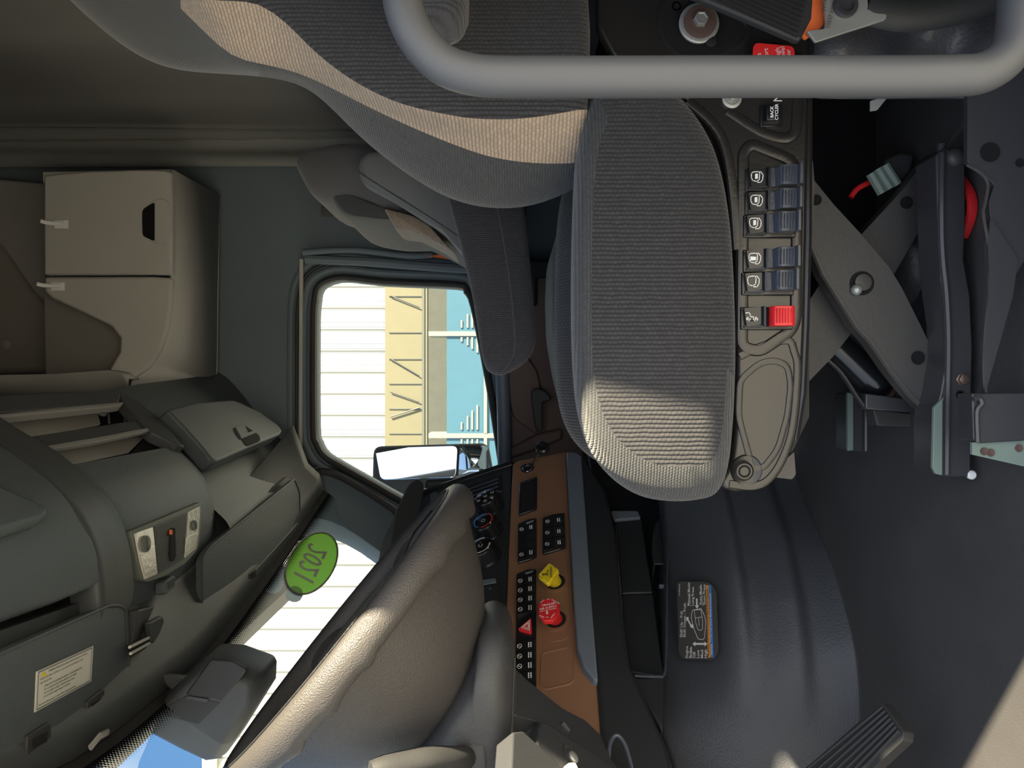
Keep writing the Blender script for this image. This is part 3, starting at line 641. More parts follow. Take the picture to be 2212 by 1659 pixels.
for a, b_, s_ in lines: text(mb, s_, lpt(a, b_), uu, vv, Wd * (.94 - a) / (.485 * len(s_)) if len(s_) > 60 else Wd * .0252, align='LEFT', n=nn, lift=.0003, bold=.006)
obj('lettering', mb, 'ink', wlab, smooth=False)
mb = MB().face([lpt(.07, .2) + nn * .0005, lpt(.16, .2) + nn * .0005, lpt(.115, .07) + nn * .0005]); obj('warning_triangle', mb, 'yellow', wlab, smooth=False)
# ------------------------------------------------------------------ sensor housing on the windshield
cm = thing('sensor_housing', 'boxy black camera sensor housing hanging at the top of the windshield', 'sensor housing', P(450, 1520, 1.5))
def cp(x, y, d): return P(x, y, d)
top_f = rnd([(452, 1412), (500, 1413), (575, 1440), (579, 1452), (560, 1560), (490, 1575), (330, 1548), (318, 1545), (315, 1538)], [8, 6, 8, 4, 10, 20, 8, 6, 4])
# body: rear face (towards the seats) and front face (towards the glass)
a_ = [(452, 1411), (502, 1414), (574, 1440), (580, 1453), (578, 1490), (492, 1628), (462, 1632), (400, 1603), (322, 1562), (313, 1541)]
body = [P(x, y, 1.50) for x, y in a_]
c0 = sum(body, Vector()) / len(body)
mb = MB(); mb.loft([[c0 + (p - c0) * s_ + Vector((x, 0, 0)) for p in body] for x, s_ in ((-.055, .78), (-.04, .90), (-.01, .975), (.06, .98), (.085, .9))]); obj('housing', mb, 'dark_plastic', cm, bevel=.006, bseg=3, angle=50)
CP = plane(P(452, 1425, 1.4445), P(540, 1450, 1.4445), P(400, 1545, 1.4445))
obj('cover_panel', pslab(rnd([(455, 1425), (500, 1428), (532, 1446), (525, 1460), (478, 1515), (462, 1510), (408, 1505), (400, 1500)], 5), CP, .002, .012), 'rubber', cm, bevel=.003)
obj('cover_step', pslab(rnd([(402, 1503), (450, 1512), (476, 1518), (428, 1565), (342, 1543), (370, 1520)], 4), CP, .0005, .012), 'rubber', cm, bevel=.002)
obj('cover_tab', pslab([(405, 1503), (450, 1511), (447, 1518), (402, 1510)], CP, .004, .006), 'dark_plastic', cm, bevel=.001)
mb = MB().prism([P(x, y, 1.49) for x, y in [(352, 1455), (388, 1458), (420, 1470), (380, 1500), (345, 1470)]], (.05, .02, 0)); obj('mount_bracket', mb, 'dark_plastic', cm, bevel=.004)
# ------------------------------------------------------------------ green oval inspection sticker on the glass
i_best, t_best, bd = 0, 0, 1e9
for ii in range(N * 4):
    for tt in range(60):
        p = wsp(ii / 4, tt / 60); d_ = p - CAM; x = 1106 - d_.z / d_.x * F; y = 829.5 + d_.y / d_.x * F
        e = (x - 673) ** 2 + (y - 1217) ** 2
        if p.x > 1.6 and e < bd: bd = e; i_best, t_best = ii / 4, tt / 60
O = wsp(i_best, t_best); U = (wsp(i_best + .5, t_best) - wsp(i_best - .5, t_best)).normalized(); Vv = (wsp(i_best, t_best - .03) - wsp(i_best, t_best + .03)).normalized()
Nn = U.cross(Vv).normalized(); Nn = Nn if Nn.y > 0 else -Nn
PS = (O, -Nn)
el = [(673 + 73 * math.cos(a) * .66 - 43 * math.sin(a) * (-.75) * 0, 1217) for a in (0,)]
ell = []
ax1 = Vector((40, -61)); ax2 = Vector((40, 27))          # half axes in the picture
for k in range(40):
    a = 2 * math.pi * k / 40; q = Vector((673, 1217)) + ax1 * math.cos(a) + ax2 * math.sin(a); ell.append((q.x, q.y))
st = thing('window_sticker', 'green oval inspection sticker with year numerals on the windshield glass', 'sticker', O)
def surf(px, py, lift=0.0):
    i, t = i_best, t_best
    def pr_(i, t): q = wsp(i, t) - CAM; return (1106 - q.z / q.x * F, 829.5 + q.y / q.x * F)
    for _ in range(14):
        x, y = pr_(i, t); xi, yi = pr_(i + .02, t); xt, yt = pr_(i, t + .002)
        a, b_, c_, d_ = (xi - x) / .02, (xt - x) / .002, (yi - y) / .02, (yt - y) / .002; det = a * d_ - b_ * c_
        if abs(det) < 1e-6: break
        ex, ey = px - x, py - y; i += max(-.6, min(.6, (d_ * ex - b_ * ey) / det)); t += max(-.1, min(.1, (a * ey - c_ * ex) / det)); t = max(0, min(1, t))
    q = wsp(i, t); return q + (CAM - q).normalized() * lift
def on_glass(mb, lift):
    out = []
    for v in mb.v:
        q = v - CAM; out.append(surf(1106 - q.z / q.x * F, 829.5 + q.y / q.x * F, lift))
    mb.v = out; return mb
mb = MB(); cc = Vector((673, 1217)); mb.loft([[surf(*(cc + (Vector(e) - cc) * s_), .004) for e in ell] for s_ in (.04, .3, .55, .8, 1.0)], True, False); mb.f.append(list(range(40))); mb.m.append(0); obj('backing', mb, 'sticker_green', st)
mb = MB().tube([surf(*(cc + (Vector(e) - cc) * 1.0), .005) for e in ell], .003, 5, closed=True); obj('rim', mb, 'decal_dark', st)
mb = MB(); du = (Q(673 - 7, 1217 + 15, PS) - Q(673 + 7, 1217 - 15, PS)).normalized()
vv2 = PS[1].cross(du); vv2 = vv2 if vv2.z > 0 else -vv2
text(mb, '2021', Q(673, 1219, PS, .005), du, vv2, .092, n=PS[1], lift=.0004, bold=.004); obj('lettering', on_glass(mb, .006), 'decal_dark', st, smooth=False)
ps = thing('window_sticker', 'pale round sticker partly behind the green oval sticker on the windshield', 'sticker', O + Vector((-.1, .03, .05)))
mb = MB()
for (x, y, r) in ((590, 1262, 22), (636, 1284, 18)): mb.prism([Q(x + r * math.cos(a), y + r * .95 * math.sin(a), PS, .001) for a in [k * math.pi / 10 for k in range(20)]], PS[1] * .001)
obj('backing', on_glass(mb, .002), 'pale_blue', ps, smooth=False)
# ================================================================== seats
def seat_cushion(pts, x0, x1, root, mats, seam=True, side=.03):
    """pts: side outline (y,z); rings across the seat width, puffed towards the sides"""
    c = Vector((sum(p[0] for p in pts) / len(pts), sum(p[1] for p in pts) / len(pts)))
    w = x1 - x0; secs = [(x0 - .004, .80), (x0 + .004, .90), (x0 + .016, .955), (x0 + .035, .985), (x0 + .06, 1.0), (x0 + .09, 1.0), (x0 + .12, .99), (x0 + .15, .98), (x0 + w * .5, .98)]
    secs += [(x0 + x1 - x, s) for x, s in secs[-2::-1]]
    rings = []
    for x, s in secs:
        ring = []
        for y, z in pts:
            v = Vector((y, z)) - c
            k = v * s; mid = max(0, min(1, (min(x - x0, x1 - x) - .07) / .08)); drop = .04 * mid * max(0, min(1, k.y / .12))
            ring.append(Vector((x, c.x + k.x - .02 * mid * max(0, min(1, k.x / .2)), c.y + k.y - drop)))
        rings.append(ring)
    mb = MB(); n = len(secs); n_ = len(pts)
    mb.loft(rings, True, True, mfun=lambda i, j: 1 if (i < 6 and (j / n_ < .60 or j / n_ > .97)) else 0)
    return mb
CD = .93
cush_px = [(1262, 240), (1247, 330), (1241, 430), (1238, 540), (1237, 650), (1239, 760), (1246, 860), (1262, 935), (1290, 995), (1335, 1045), (1390, 1078), (1450, 1090), (1505, 1088), (1552, 1072), (1573, 1020), (1584, 920), (1589, 800), (1588, 680), (1583, 560), (1573, 450), (1553, 350), (1525, 280), (1480, 215), (1420, 160), (1340, 140), (1290, 180)]
seat = thing('driver_seat', 'dark grey ribbed fabric driver seat on a black metal suspension base', 'seat', P(2090, 650, 1.15) * 1)
seat.location.z = 0; OFF[seat.name] = Vector(seat.location)
cy_ = [yz(x, y, CD) for x, y in cush_px]; cs = [tuple(p) for p in smoothpath(cy_, 4, True)]
mb = seat_cushion(cs, .90, 1.40, seat, None); cu = obj('seat_cushion', mb, ['seat_fabric', 'seat_fabric_fine'], seat, angle=80); OFF[cu.name] = OFF[seat.name]
# lower edge shell under the cushion
# backrest: strips measured at each station (px, side/beige, beige/dark, silhouette)
ys_ = [(-200, -20), (575, 0), (620, 40), (680, 110), (750, 165), (830, 212), (900, 232), (1000, 250), (1080, 253), (1160, 245), (1290, 218)]
yb_ = [(-200, -560), (385, 0), (440, 62), (500, 133), (560, 146), (640, 160), (700, 182), (770, 212), (860, 252), (950, 290), (1050, 330), (1130, 348), (1240, 358), (1300, 350)]
yf_ = [(-300, -640), (60, -110), (100, -50), (145, 0), (200, 50), (260, 100), (320, 138), (400, 158), (520, 163), (590, 167), (650, 182), (700, 218), (760, 282), (820, 336), (880, 380), (940, 418), (990, 440), (1040, 451), (1090, 455), (1150, 447), (1200, 430), (1240, 412), (1300, 380)]
XM = 1.15
sts = [-260, -160, -80, -20, 40, 90, 140, 190, 240, 290, 340, 390, 440, 500, 560, 620, 660, 700, 750, 800, 850, 900, 950, 1000, 1050, 1100, 1150, 1200, 1250, 1290]
rings = []
for px in sts:
    a, b_, f_ = interp(ys_, px), interp(yb_, px), interp(yf_, px)
    if px < 520: a = min(a, b_ - 40) if px < 390 else a
    if px < 575: a = min(a, -10 if px > 480 else b_ - 60)
    tb = interp([(-260, -900), (0, -560), (500, -330), (900, -250), (1290, -200)], px)
    top_in = interp([(-260, .05), (-80, .02), (100, 0), (2000, 0)], px)
    half = [(.93 + top_in, tb), (.905 + top_in, (tb + a) / 2), (.90 + top_in, a - 8), (.905 + top_in, a), (.935 + top_in, a + (b_ - a) * .55), (.965 + top_in, b_), (1.0 + top_in, b_ + (f_ - b_) * .62), (1.045, f_ - (f_ - b_) * .05), (1.09, f_), (XM, f_ - 9)]
    ring = [P(px, y, x) for x, y in half]; zc = P(px, 0, XM).z
    # soften: keep the outline but let depth set the height properly
    far = []
    for p in ring[-2::-1]:
        q = Vector((2 * XM - p.x, p.y, p.z)); pxf = 1106 - (q.z - CZ) * F / q.x; q.y = min(q.y, (interp(yf_, pxf) - 5 - 829.5) * q.x / F); far.append(q)
    for q in ring + far: q.y = max(q.y, -.82)
    rings.append(ring + far)
nh = 10
def bf(i, j):
    if j in (3, 4) and sts[i] >= 380: return 1
    if j in (13, 14) and sts[i] >= 380: return 1
    if j <= 2 or j >= 15: return 2
    return 0 if sts[i] < 560 else 3
mb = MB(); mb.loft(rings, True, True, mfun=bf); bk_ = obj('backrest', mb, ['seat_plain', 'seat_beige', 'seat_fabric', 'seat_fabric_fine'], seat, angle=80, sub=1)
# folded left armrest, only its tip in view
mb = MB(); tip = rnd([(848, -60), (1010, -60), (1008, 20), (985, 48), (930, 58), (880, 50), (855, 30)], 22); pr = [P(x, y, .80) for x, y in tip]; c0 = sum(pr, Vector()) / len(pr)
mb.loft([[c0 + (p - c0) * s_ + Vector((x, 0, 0)) for p in pr] for x, s_ in ((-.03, .75), (-.02, .93), (0, 1), (.04, 1), (.055, .9), (.06, .7))]); obj('armrest', mb, 'arm_fabric', seat, angle=70, label='raised near side armrest')
# far armrest folded down
def armrest(outl, D, th, material, parent, seam=None, label=None):
    pr = [P(x, y, D) for x, y in rnd(outl, 26, 5)]; c0 = sum(pr, Vector()) / len(pr); mb = MB()
    mb.loft([[c0 + (p - c0) * 1 + (c0 - p).normalized() * ins + Vector((x, 0, 0)) for p in pr] for x, ins in ((-.004, .022), (0, .010), (.008, .003), (.018, 0), (th - .018, 0), (th - .006, .004), (th, .014))])
    a = obj('armrest', mb, material, parent, angle=75, label=label); OFF[a.name] = OFF[parent.name]
    if seam: obj('seam', MB().tube(smoothpath([P(x, y, D - .004) for x, y in seam], 5), .0016, 6), 'seat_plain', a)
    return a
armrest([(960, 400), (1060, 370), (1128, 400), (1145, 560), (1156, 690), (1158, 750), (1135, 785), (1085, 812), (1052, 805), (1040, 770), (1020, 640), (996, 540)], 1.42, .075, 'arm_fabric', seat, [(1075, 450), (1088, 520), (1100, 600), (1110, 690), (1112, 755), (1100, 785), (1078, 808)], 'lowered far side armrest')
# ------------------------------------------------------------------ metal side pan with controls
PX = .945; S = PX / F
pan = rnd([(1290, -90), (1290, 60), (1330, 130), (1440, 185), (1490, 225), (1540, 275), (1566, 330), (1580, 420), (1592, 560), (1592, 900), (1582, 1000), (1556, 1040), (1560, 1056), (1590, 1064), (1645, 1055), (1680, 1025), (1705, 985), (1722, 930), (1734, 840), (1740, 700), (1744, 500), (1748, 200), (1750, -90)], [0, 10, 20, 20, 20, 20, 30, 30, 20, 20, 20, 10, 8, 10, 20, 10, 10, 10, 10, 0, 0, 0, 0], 3)
panel = obj('side_panel', slab(pan, PX, .02), 'pan_metal', seat, bevel=.005, bseg=3, angle=60); OFF[panel.name] = OFF[seat.name]
def ridge(pts, r=.006, closed=True, name='pressed_ridge', parent=None, m='pan_metal', rr=18, d=PX + .001, flat=.55):
    p = rnd(pts, rr, 4) if closed else [tuple(q) for q in smoothpath(pts, 4)]
    o = obj(name, MB().tube([P(x, y, d) for x, y in p], r, 8, closed=closed, up=(1, 0, 0), flat=flat), m, parent or panel); return o
ridge([(1605, 330), (1622, 312), (1705, 345), (1722, 370), (1718, 690), (1708, 715), (1640, 760), (1602, 750)], .0085)
ridge([(1640, 785), (1670, 778), (1700, 788), (1708, 830), (1700, 900), (1680, 970), (1650, 1010), (1625, 1012), (1595, 900), (1598, 820)], .005)
ridge([(1570, 240), (1640, 285), (1690, 300), (1712, 292), (1719, 270), (1722, 200), (1722, 120)], .008, False)
ridge([(1485, 218), (1540, 268), (1568, 322), (1584, 420), (1593, 540)], .007, False)
ridge([(1597, 770), (1640, 750), (1700, 735), (1715, 760), (1722, 800), (1712, 920), (1690, 990), (1660, 1035), (1625, 1050), (1575, 1045)], .006, False)
obj('panel_lip', MB().tube([P(1746, -90, PX + .012), P(1744, 500, PX + .012), P(1739, 700, PX + .012), P(1732, 850, PX + .012), P(1716, 950, PX + .012)], .006, 8), 'pan_metal', panel)
# round bolt at the front of the pan
def disc(px, py, d, prof, m, name, parent, ax=(-1, 0, 0), seg=28): return obj(name, MB().lathe(P(px, py, d), ax, prof, seg), m, parent)
disc(1612, 1016, PX, [(-.002, .021), (.0, .0205), (.002, .019), (.001, .017)], 'pan_metal', 'bolt_recess', panel)
disc(1605, 1017, PX - .001, [(0, .013), (.004, .0125), (.006, .010), (.006, .008), (.0045, .007), (.006, .0055), (.0065, 0)], 'pan_metal', 'bolt', panel)
s = S
def frame_at(px, py, D=PX): return P(px, py, D), Vector((0, 0, -D / F)), Vector((0, D / F, 0)), Vector((-1, 0, 0))
def aprofile(o, A_, B_, n, prof, b0, b1, mb=None, mi=0):
    mb = mb or MB(); mb.prism([o + A_ * a + B_ * b0 + n * h for a, h in prof], B_ * (b1 - b0), mi); return mb
def control(px, py, kind, label):
    o, A_, B_, n = frame_at(px, py)
    t = obj('lever_switch', MB().box(o - A_ * 1, A_ * 113, B_ * 49, n * .005), 'gloss_black', panel, bevel=.0015, label=label)
    OFF[t.name] = OFF[seat.name]
    mbs = MB(); mbs.prism([o + A_ * a + B_ * b + n * .0055 for a, b in rnd([(4, 3), (42, 1), (42, 38), (10, 43)], 3)], n * .005); 
    body = mbs
    aprofile(o, A_, B_, n, [(6, .005), (42, .005), (42, .014), (34, .012), (6, .008)], 40, 44, body)
    aprofile(o, A_, B_, n, [(41, .004), (47, .004), (47, .017), (43, .016), (41, .012)], 0, 43, body)
    # icon in white
    k = body; W_ = len(k.v)
    def l(pts, closed=True, w=.0011): ribbon(k, [o + A_ * a + B_ * b + n * .0107 for a, b in pts], w, n, 1, closed)
    if kind == 'red':
        l([(7, 14), (14, 13), (17, 18), (16, 24)], False); l([(16, 22), (24, 22), (24, 30), (16, 30)]); l([(10, 30), (30, 30)], False); l([(8, 27), (12, 22), (12, 32), (8, 27)], False); l([(33, 27), (28, 22), (28, 32), (33, 27)], False)
    else:
        l([(9, 14), (12, 10), (24, 9), (27, 13), (26, 26), (20, 30), (12, 28), (9, 22)])
        l([(26, 10), (29, 9), (34, 16), (33, 26), (29, 32), (22, 32)], False)
        if kind == 1: k.prism([o + A_ * a + B_ * b + n * .0108 for a, b in [(17, 14), (23, 13), (23, 24), (17, 25)]], n * .0002, 1)
        if kind == 2: k.prism([o + A_ * a + B_ * b + n * .0108 for a, b in [(12, 16), (24, 17), (24, 24), (12, 25)]], n * .0002, 1)
    obj('icon_tile', body, ['gloss_black', 'white'], t, angle=30)
    red = kind == 'red'
    lev = MB()
    if red:
        aprofile(o, A_, B_, n, [(46, .004), (60, .004), (60, .007), (46, .012)], 2, 42, lev, 1)
        aprofile(o, A_, B_, n, [(58, .003), (108, .003), (108, .018), (100, .022), (64, .021), (59, .017)], 0, 42, lev, 0)
        for i in range(6): aprofile(o, A_, B_, n, [(66 + i * 6, .02), (69 + i * 6, .02), (69 + i * 6, .0235), (66 + i * 6, .0235)], 5, 37, lev, 0)
        obj('lever', lev, ['red', 'gloss_black'], t, bevel=.001, label='red lever paddle')
    else:
        aprofile(o, A_, B_, n, [(46, .004), (66, .004), (70, .016), (66, .017), (60, .010), (46, .011)], 0, 40, lev)
        aprofile(o, A_, B_, n, [(64, .003), (106, .003), (106, .019), (98, .022), (72, .0215), (66, .018)], -2, 40, lev)
        aprofile(o, A_, B_, n, [(102, .003), (113, .003), (113, .020), (110, .026), (104, .026), (102, .02)], -4, 40, lev)
        for i in range(5): aprofile(o, A_, B_, n, [(70 + i * 6.4, .02), (72 + i * 6.4, .02), (72 + i * 6.4, .0236), (70 + i * 6.4, .0236)], 3, 35, lev)
        obj('lever', lev, 'lever_blue', t, bevel=.0008)
for (x, y, k, l) in ((1608, 367, 1, 'rearmost lever switch'), (1607, 417, 1, None), (1604, 466, 1, 'third lever switch'), (1603, 541, 2, None), (1600, 590, 0, None), (1598, 664, 'red', 'switch with a red lever')): control(x, y, k, l)
# back cycler button
o, A_, B_, n = frame_at(1641, 230)
t = obj('back_cycler_switch', MB().box(o, A_ * 44, B_ * 46, n * .004), 'gloss_black', panel, bevel=.001); OFF[t.name] = OFF[seat.name]
obj('button', MB().box(o + A_ * 8 + B_ * 3, A_ * 34, B_ * 34, n * .012), 'gloss_black', t, bevel=.002)
mb = MB()
text(mb, 'BACK', o + A_ * 19 + B_ * 20 + n * .0125, -B_, -A_, .0056, n=n, bold=.03); text(mb, 'CYCLER', o + A_ * 29 + B_ * 20 + n * .0125, -B_, -A_, .0056, n=n, bold=.03); obj('lettering', mb, 'white', t, smooth=False)
disc(1580, 214, PX - .001, [(0, .0125), (.003, .0125), (.004, .010), (.004, .0085), (.002, .008), (.002, .004), (.007, .0035), (.0075, 0)], 'zinc', 'clip_nut', panel)
obj('lettering', text(MB(), 'Navi', P(1681, 196, PX - .001), (0, -1, 0), (0, 0, 1), .016, n=Vector((-1, 0, 0))), 'white', panel, smooth=False)
# top right region of the pan: hole, washer bolt, dished plate
ridge([(1462, -30), (1440, 60), (1450, 100), (1475, 118), (1560, 116), (1610, 90), (1622, 60), (1540, -30)], .005, True, rr=20)
disc(1512, 45, PX - .001, [(-.006, .055), (0, .055), (.002, .05), (.001, .047)], 'void_black', 'dish', panel)
disc(1509, 52, PX - .006, [(0, .0255), (.003, .0255), (.004, .024), (.004, .021)], 'zinc', 'washer', panel)
disc(1512, 48, PX - .010, [(0, .0205), (.003, .0205), (.0035, .019), (.003, .010)], 'rust', 'washer', panel)
disc(1513, 43, PX - .013, [(0, .0095), (.006, .009), (.0065, .007), (.0055, .006), (.0055, 0)], 'zinc', 'hex_bolt', panel, seg=6)
for (x, y) in ((1461, 14),): disc(x, y, PX - .001, [(0, .006), (.001, .006), (.001, .004), (-.002, .004)], 'rubber', 'hole', panel)
disc(1535, 90, PX - .006, [(0, .008), (.003, .0075), (.004, .003)], 'black', 'screw', panel)
# red tag behind the handle
mb = MB().prism([P(x, y, .93) for x, y in rnd([(1628, 92), (1716, 100), (1718, 190), (1622, 190)], 12)], (.002, 0, 0)); tg = obj('warning_tag', mb, 'red_label', panel, smooth=False)
mb = MB(); u_ = Vector((0, -1, .08)); v_ = Vector((0, .08, 1))
for x, s_ in ((1640, 'Ride'), (1656, 'Support'), (1681, 'Through'), (1692, 'and Level'), (1704, 'and for')): text(mb, s_, P(x, 128, .929), u_, v_, .0085, align='CENTER', n=Vector((-1, 0, 0)))
obj('lettering', mb, 'white', panel, smooth=False)
# ------------------------------------------------------------------ suspension
D_ = 1.02
def plate(name, px, D, th, m, r=0, bevel=.003, label=None): return obj(name, slab(rnd(px, r, 3) if r else px, D, th), m, seat, bevel=bevel, label=label)
arm1 = plate('scissor_arm', [(1720, 345), (1745, 372), (1800, 440), (1860, 505), (1922, 578), (1950, 625), (1990, 705), (2042, 815), (2030, 912), (2018, 905), (1965, 852), (1925, 803), (1880, 738), (1850, 706), (1808, 640), (1778, 592), (1752, 530), (1720, 520)], D_, .03, 'arm_metal', 4)
arm2 = plate('scissor_arm', [(2012, 330), (2030, 420), (2010, 465), (1985, 500), (1930, 595), (1850, 706), (1800, 770), (1740, 832), (1722, 860), (1722, 690), (1780, 600), (1862, 505), (1950, 410)], D_ + .05, .03, 'arm_metal', 4)
obj('arm_edge', MB().tube([P(x, y, D_ + .002) for x, y in [(1752, 530), (1778, 592), (1808, 640), (1850, 706), (1880, 738), (1925, 803), (1965, 852), (2018, 905)]], .004, 6), 'arm_metal', seat)
disc(1862, 612, D_ - .001, [(-.001, .0165), (.001, .0165), (.0015, .0135), (0, .011)], 'void_black', 'pivot_opening', seat)
disc(1864, 610, D_ - .002, [(0, .0115), (.002, .0115), (.0025, .010), (.0025, 0)], 'arm_metal', 'pivot_boss', seat)
disc(1850, 626, D_ - .004, [(0, .0075), (.003, .007), (.006, .004), (.007, 0)], 'zinc', 'pivot_rivet', seat)
for x, y, d, r in ((1983, 773, D_, .0075), (1958, 438, D_ + .05, .0072), (1763, 432, D_, .006), (2068, 427, .0, 0)):
    if r: disc(x, y, d - .001, [(0, r * 1.25), (.001, r * 1.25), (.001, r), (-.001, r * .9), (-.002, 0)], 'void_black', 'hole', seat)
D3 = .975
rail = plate('side_rail', [(2040, 318), (2085, 335), (2086, 480), (2082, 560), (2096, 640), (2101, 750), (2098, 870), (2097, 1030), (2050, 1030), (2018, 1024), (2016, 905), (2032, 850), (2044, 780), (2046, 700), (2032, 600), (2026, 480), (2022, 335)], D3, .05, 'rail_metal', 4, .004)
obj('rail_ridge', MB().tube(smoothpath([P(x, y, D3 + .001) for x, y in [(2034, 330), (2033, 480), (2036, 560), (2044, 640), (2048, 740), (2046, 860), (2044, 1025)]], 4), .005, 8), 'rail_metal', seat)
obj('rail_flange', slab([(2040, 858), (2018, 880), (2015, 1010), (2022, 1024), (2036, 1027), (2037, 868)], D3 - .004, .006), 'green_metal', seat, bevel=.001)
disc(2064, 340, D3 - .0, [(0, .0125), (.004, .0118), (.008, .008), (.0095, 0)], 'arm_metal', 'rivet', seat)
obj('hinge_pin', MB().cyl(P(2034, 312, D3 + .01), P(2034, 350, D3 + .01), .006), 'rail_metal', seat)
disc(2078, 820, D3, [(0, .008), (.001, .008), (.0015, .0068), (.006, .0068), (.0065, .005)], 'copper_bolt', 'hex_bolt', seat, seg=6)
disc(2074, 853, D3, [(0, .0062), (.0008, .0062), (.0008, .0045), (-.001, .004)], 'void_black', 'hole', seat)
disc(2100, 1026, D3, [(-.004, .006), (.0, .006), (.002, .004)], 'white', 'plastic_clip', seat)
# far rail, cross member, damper
plate('far_rail', [(1832, 850), (1848, 850), (1890, 880), (1890, 972), (1880, 976), (1832, 975)], 1.30, .05, 'rail_metal', 3, .003)
obj('rail_flange', slab([(1831, 848), (1843, 852), (1843, 972), (1831, 974)], 1.293, .006), 'green_metal', seat)
obj('rail_ridge', MB().tube([P(1871, 888, 1.297), P(1871, 974, 1.297)], .006, 8), 'rail_metal', seat)
plate('cross_member', [(1886, 884), (2030, 900), (2030, 924), (1895, 920)], 1.15, .03, 'arm_metal', 0, .002)
plate('cross_plate', [(1870, 850), (2030, 870), (2030, 896), (1870, 884)], 1.08, .03, 'rail_metal', 0, .002)
da, db = P(1745, 700, 1.12), P(1900, 838, 1.12); ax = (db - da).normalized()
obj('damper', MB().lathe(da, ax, [(0, .026), (.128, .026), (.134, .0275), (.140, .026), (.146, .022), (.150, .012), (.165, .012)], 32), 'gloss_black', seat)
obj('damper_bushing', MB().lathe(db + ax * .012, ax, [(0, .017), (.005, .017), (.006, .013), (.018, .015), (.026, .012), (.03, .006)], 24), 'rust', seat)
obj('damper_guard', MB().tube(smoothpath([P(1783, 775, 1.09), P(1815, 805, 1.09), P(1845, 850, 1.09), P(1868, 884, 1.09)], 4), .006, 6, flat=.5), 'rail_metal', seat)
# boot, cable sleeves, hoses
bp = [(1905, 520), (1935, 490), (1990, 480), (2050, 500), (2060, 660), (1970, 672), (1925, 640)]
pr = [P(x, y, 1.16) for x, y in rnd(bp, 30)]; c0 = sum(pr, Vector()) / len(pr); mb = MB(); mb.loft([[c0 + (p - c0) * s_ + Vector((x, 0, 0)) for p in pr] for x, s_ in ((-.05, .3), (-.045, .6), (-.03, .85), (0, 1), (.1, 1))]); obj('air_spring_boot', mb, 'boot_leather', seat, angle=80)
obj('air_hose', MB().tube(smoothpath([P(1838, 426, 1.12), P(1852, 408, 1.12), P(1882, 392, 1.12)], 5), .0042, 8), 'red', seat)
obj('air_hose', MB().tube(smoothpath([P(2070, 380, 1.0), P(2096, 420, .985), P(2098, 465, .985), P(2080, 512, 1.0)], 5), .0052, 8, flat=1.4), 'red', seat)
mb = MB()
for k, (a, b_) in enumerate((((1880, 375), (1905, 418)), ((1895, 365), (1922, 408)), ((1910, 357), (1938, 400)))): mb.tube([P(*a, 1.10), P(*b_, 1.10)], .007, 8)
obj('cable_clamp', mb, 'green_metal', seat)
pr = [P(x, y, 1.11) for x, y in rnd([(1910, 345), (1945, 328), (1978, 332), (1970, 370), (1935, 405), (1922, 395)], 10)]; obj('cable_sleeve', MB().prism(pr, (.03, 0, 0)), 'rubber', seat, bevel=.008, bseg=3)
# lower black brackets right of the rail
plate('base_plate', [(2090, 150), (2215, 150), (2215, 560), (2190, 600), (2180, 575), (2140, 470), (2136, 435), (2148, 400), (2120, 370), (2090, 350)], .878, .008, 'rail_metal', 4, .002)
obj('plate_edge', MB().tube(smoothpath([P(x, y, .876) for x, y in [(2088, 356), (2122, 376), (2134, 400), (2128, 440), (2124, 460), (2132, 510), (2138, 560), (2136, 640), (2130, 700), (2126, 760), (2126, 820), (2130, 848)]], 4), .0018, 6), 'arm_metal', seat)
plate('skirt_plate', [(2140, 470), (2200, 560), (2188, 640), (2160, 740), (2128, 852), (2126, 760), (2132, 690), (2138, 600), (2134, 520)], .874, .008, 'rail_metal', 3, .001)
disc(2139, 329, .877, [(0, .0115), (.001, .0115), (.001, .0095), (0, 0)], 'void_black', 'hole', seat); disc(2203, 352, .877, [(0, .005), (.001, .005), (0, 0)], 'void_black', 'hole', seat)
plate('cross_box', [(2100, 850), (2215, 848), (2215, 952), (2116, 958), (2103, 950)], .868, .03, 'rail_metal', 4, .003)
obj('bracket_hook', MB().tube(smoothpath([P(2102, 862, .864), P(2116, 860, .864), P(2121, 872, .864), P(2112, 884, .864), P(2110, 900, .864), P(2112, 955, .864)], 4), .003, 6), 'rail_metal', seat)
obj('floor_bracket', slab([(2100, 956), (2214, 950), (2214, 1008), (2100, 982)], .874, .004), 'green_metal', seat)
for x, y in ((2126, 975), (2140, 978), (2201, 968)): disc(x, y, .873, [(0, .0045), (.001, .0045), (.0, 0)], 'rust', 'rivet', seat)
# dark box of the suspension behind the arms
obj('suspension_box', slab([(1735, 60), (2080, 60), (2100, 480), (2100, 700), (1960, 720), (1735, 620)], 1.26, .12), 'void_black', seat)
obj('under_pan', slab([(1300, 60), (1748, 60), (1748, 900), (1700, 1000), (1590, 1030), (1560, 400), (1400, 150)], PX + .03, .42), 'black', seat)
obj('front_rail', slab(rnd([(1688, 1000), (1716, 975), (1720, 1025), (1712, 1036), (1660, 1030)], 4), .97, .2), 'arm_metal', seat, bevel=.002)
obj('belt_guard', slab([(1748, 330), (1756, 350), (1760, 400), (1755, 480), (1748, 480)], .97, .01), 'arm_metal', seat)
obj('lower_cable', MB().tube(smoothpath([P(2112, 212, .96), P(2090, 260, .97), P(2060, 300, .98), P(2046, 325, .98)], 4), .003, 6), 'rubber', seat)
obj('care_label', slab(rnd([(1880, 218), (1905, 211), (1915, 213), (1895, 238), (1880, 240)], 2), 1.05, .002), 'paper', seat)
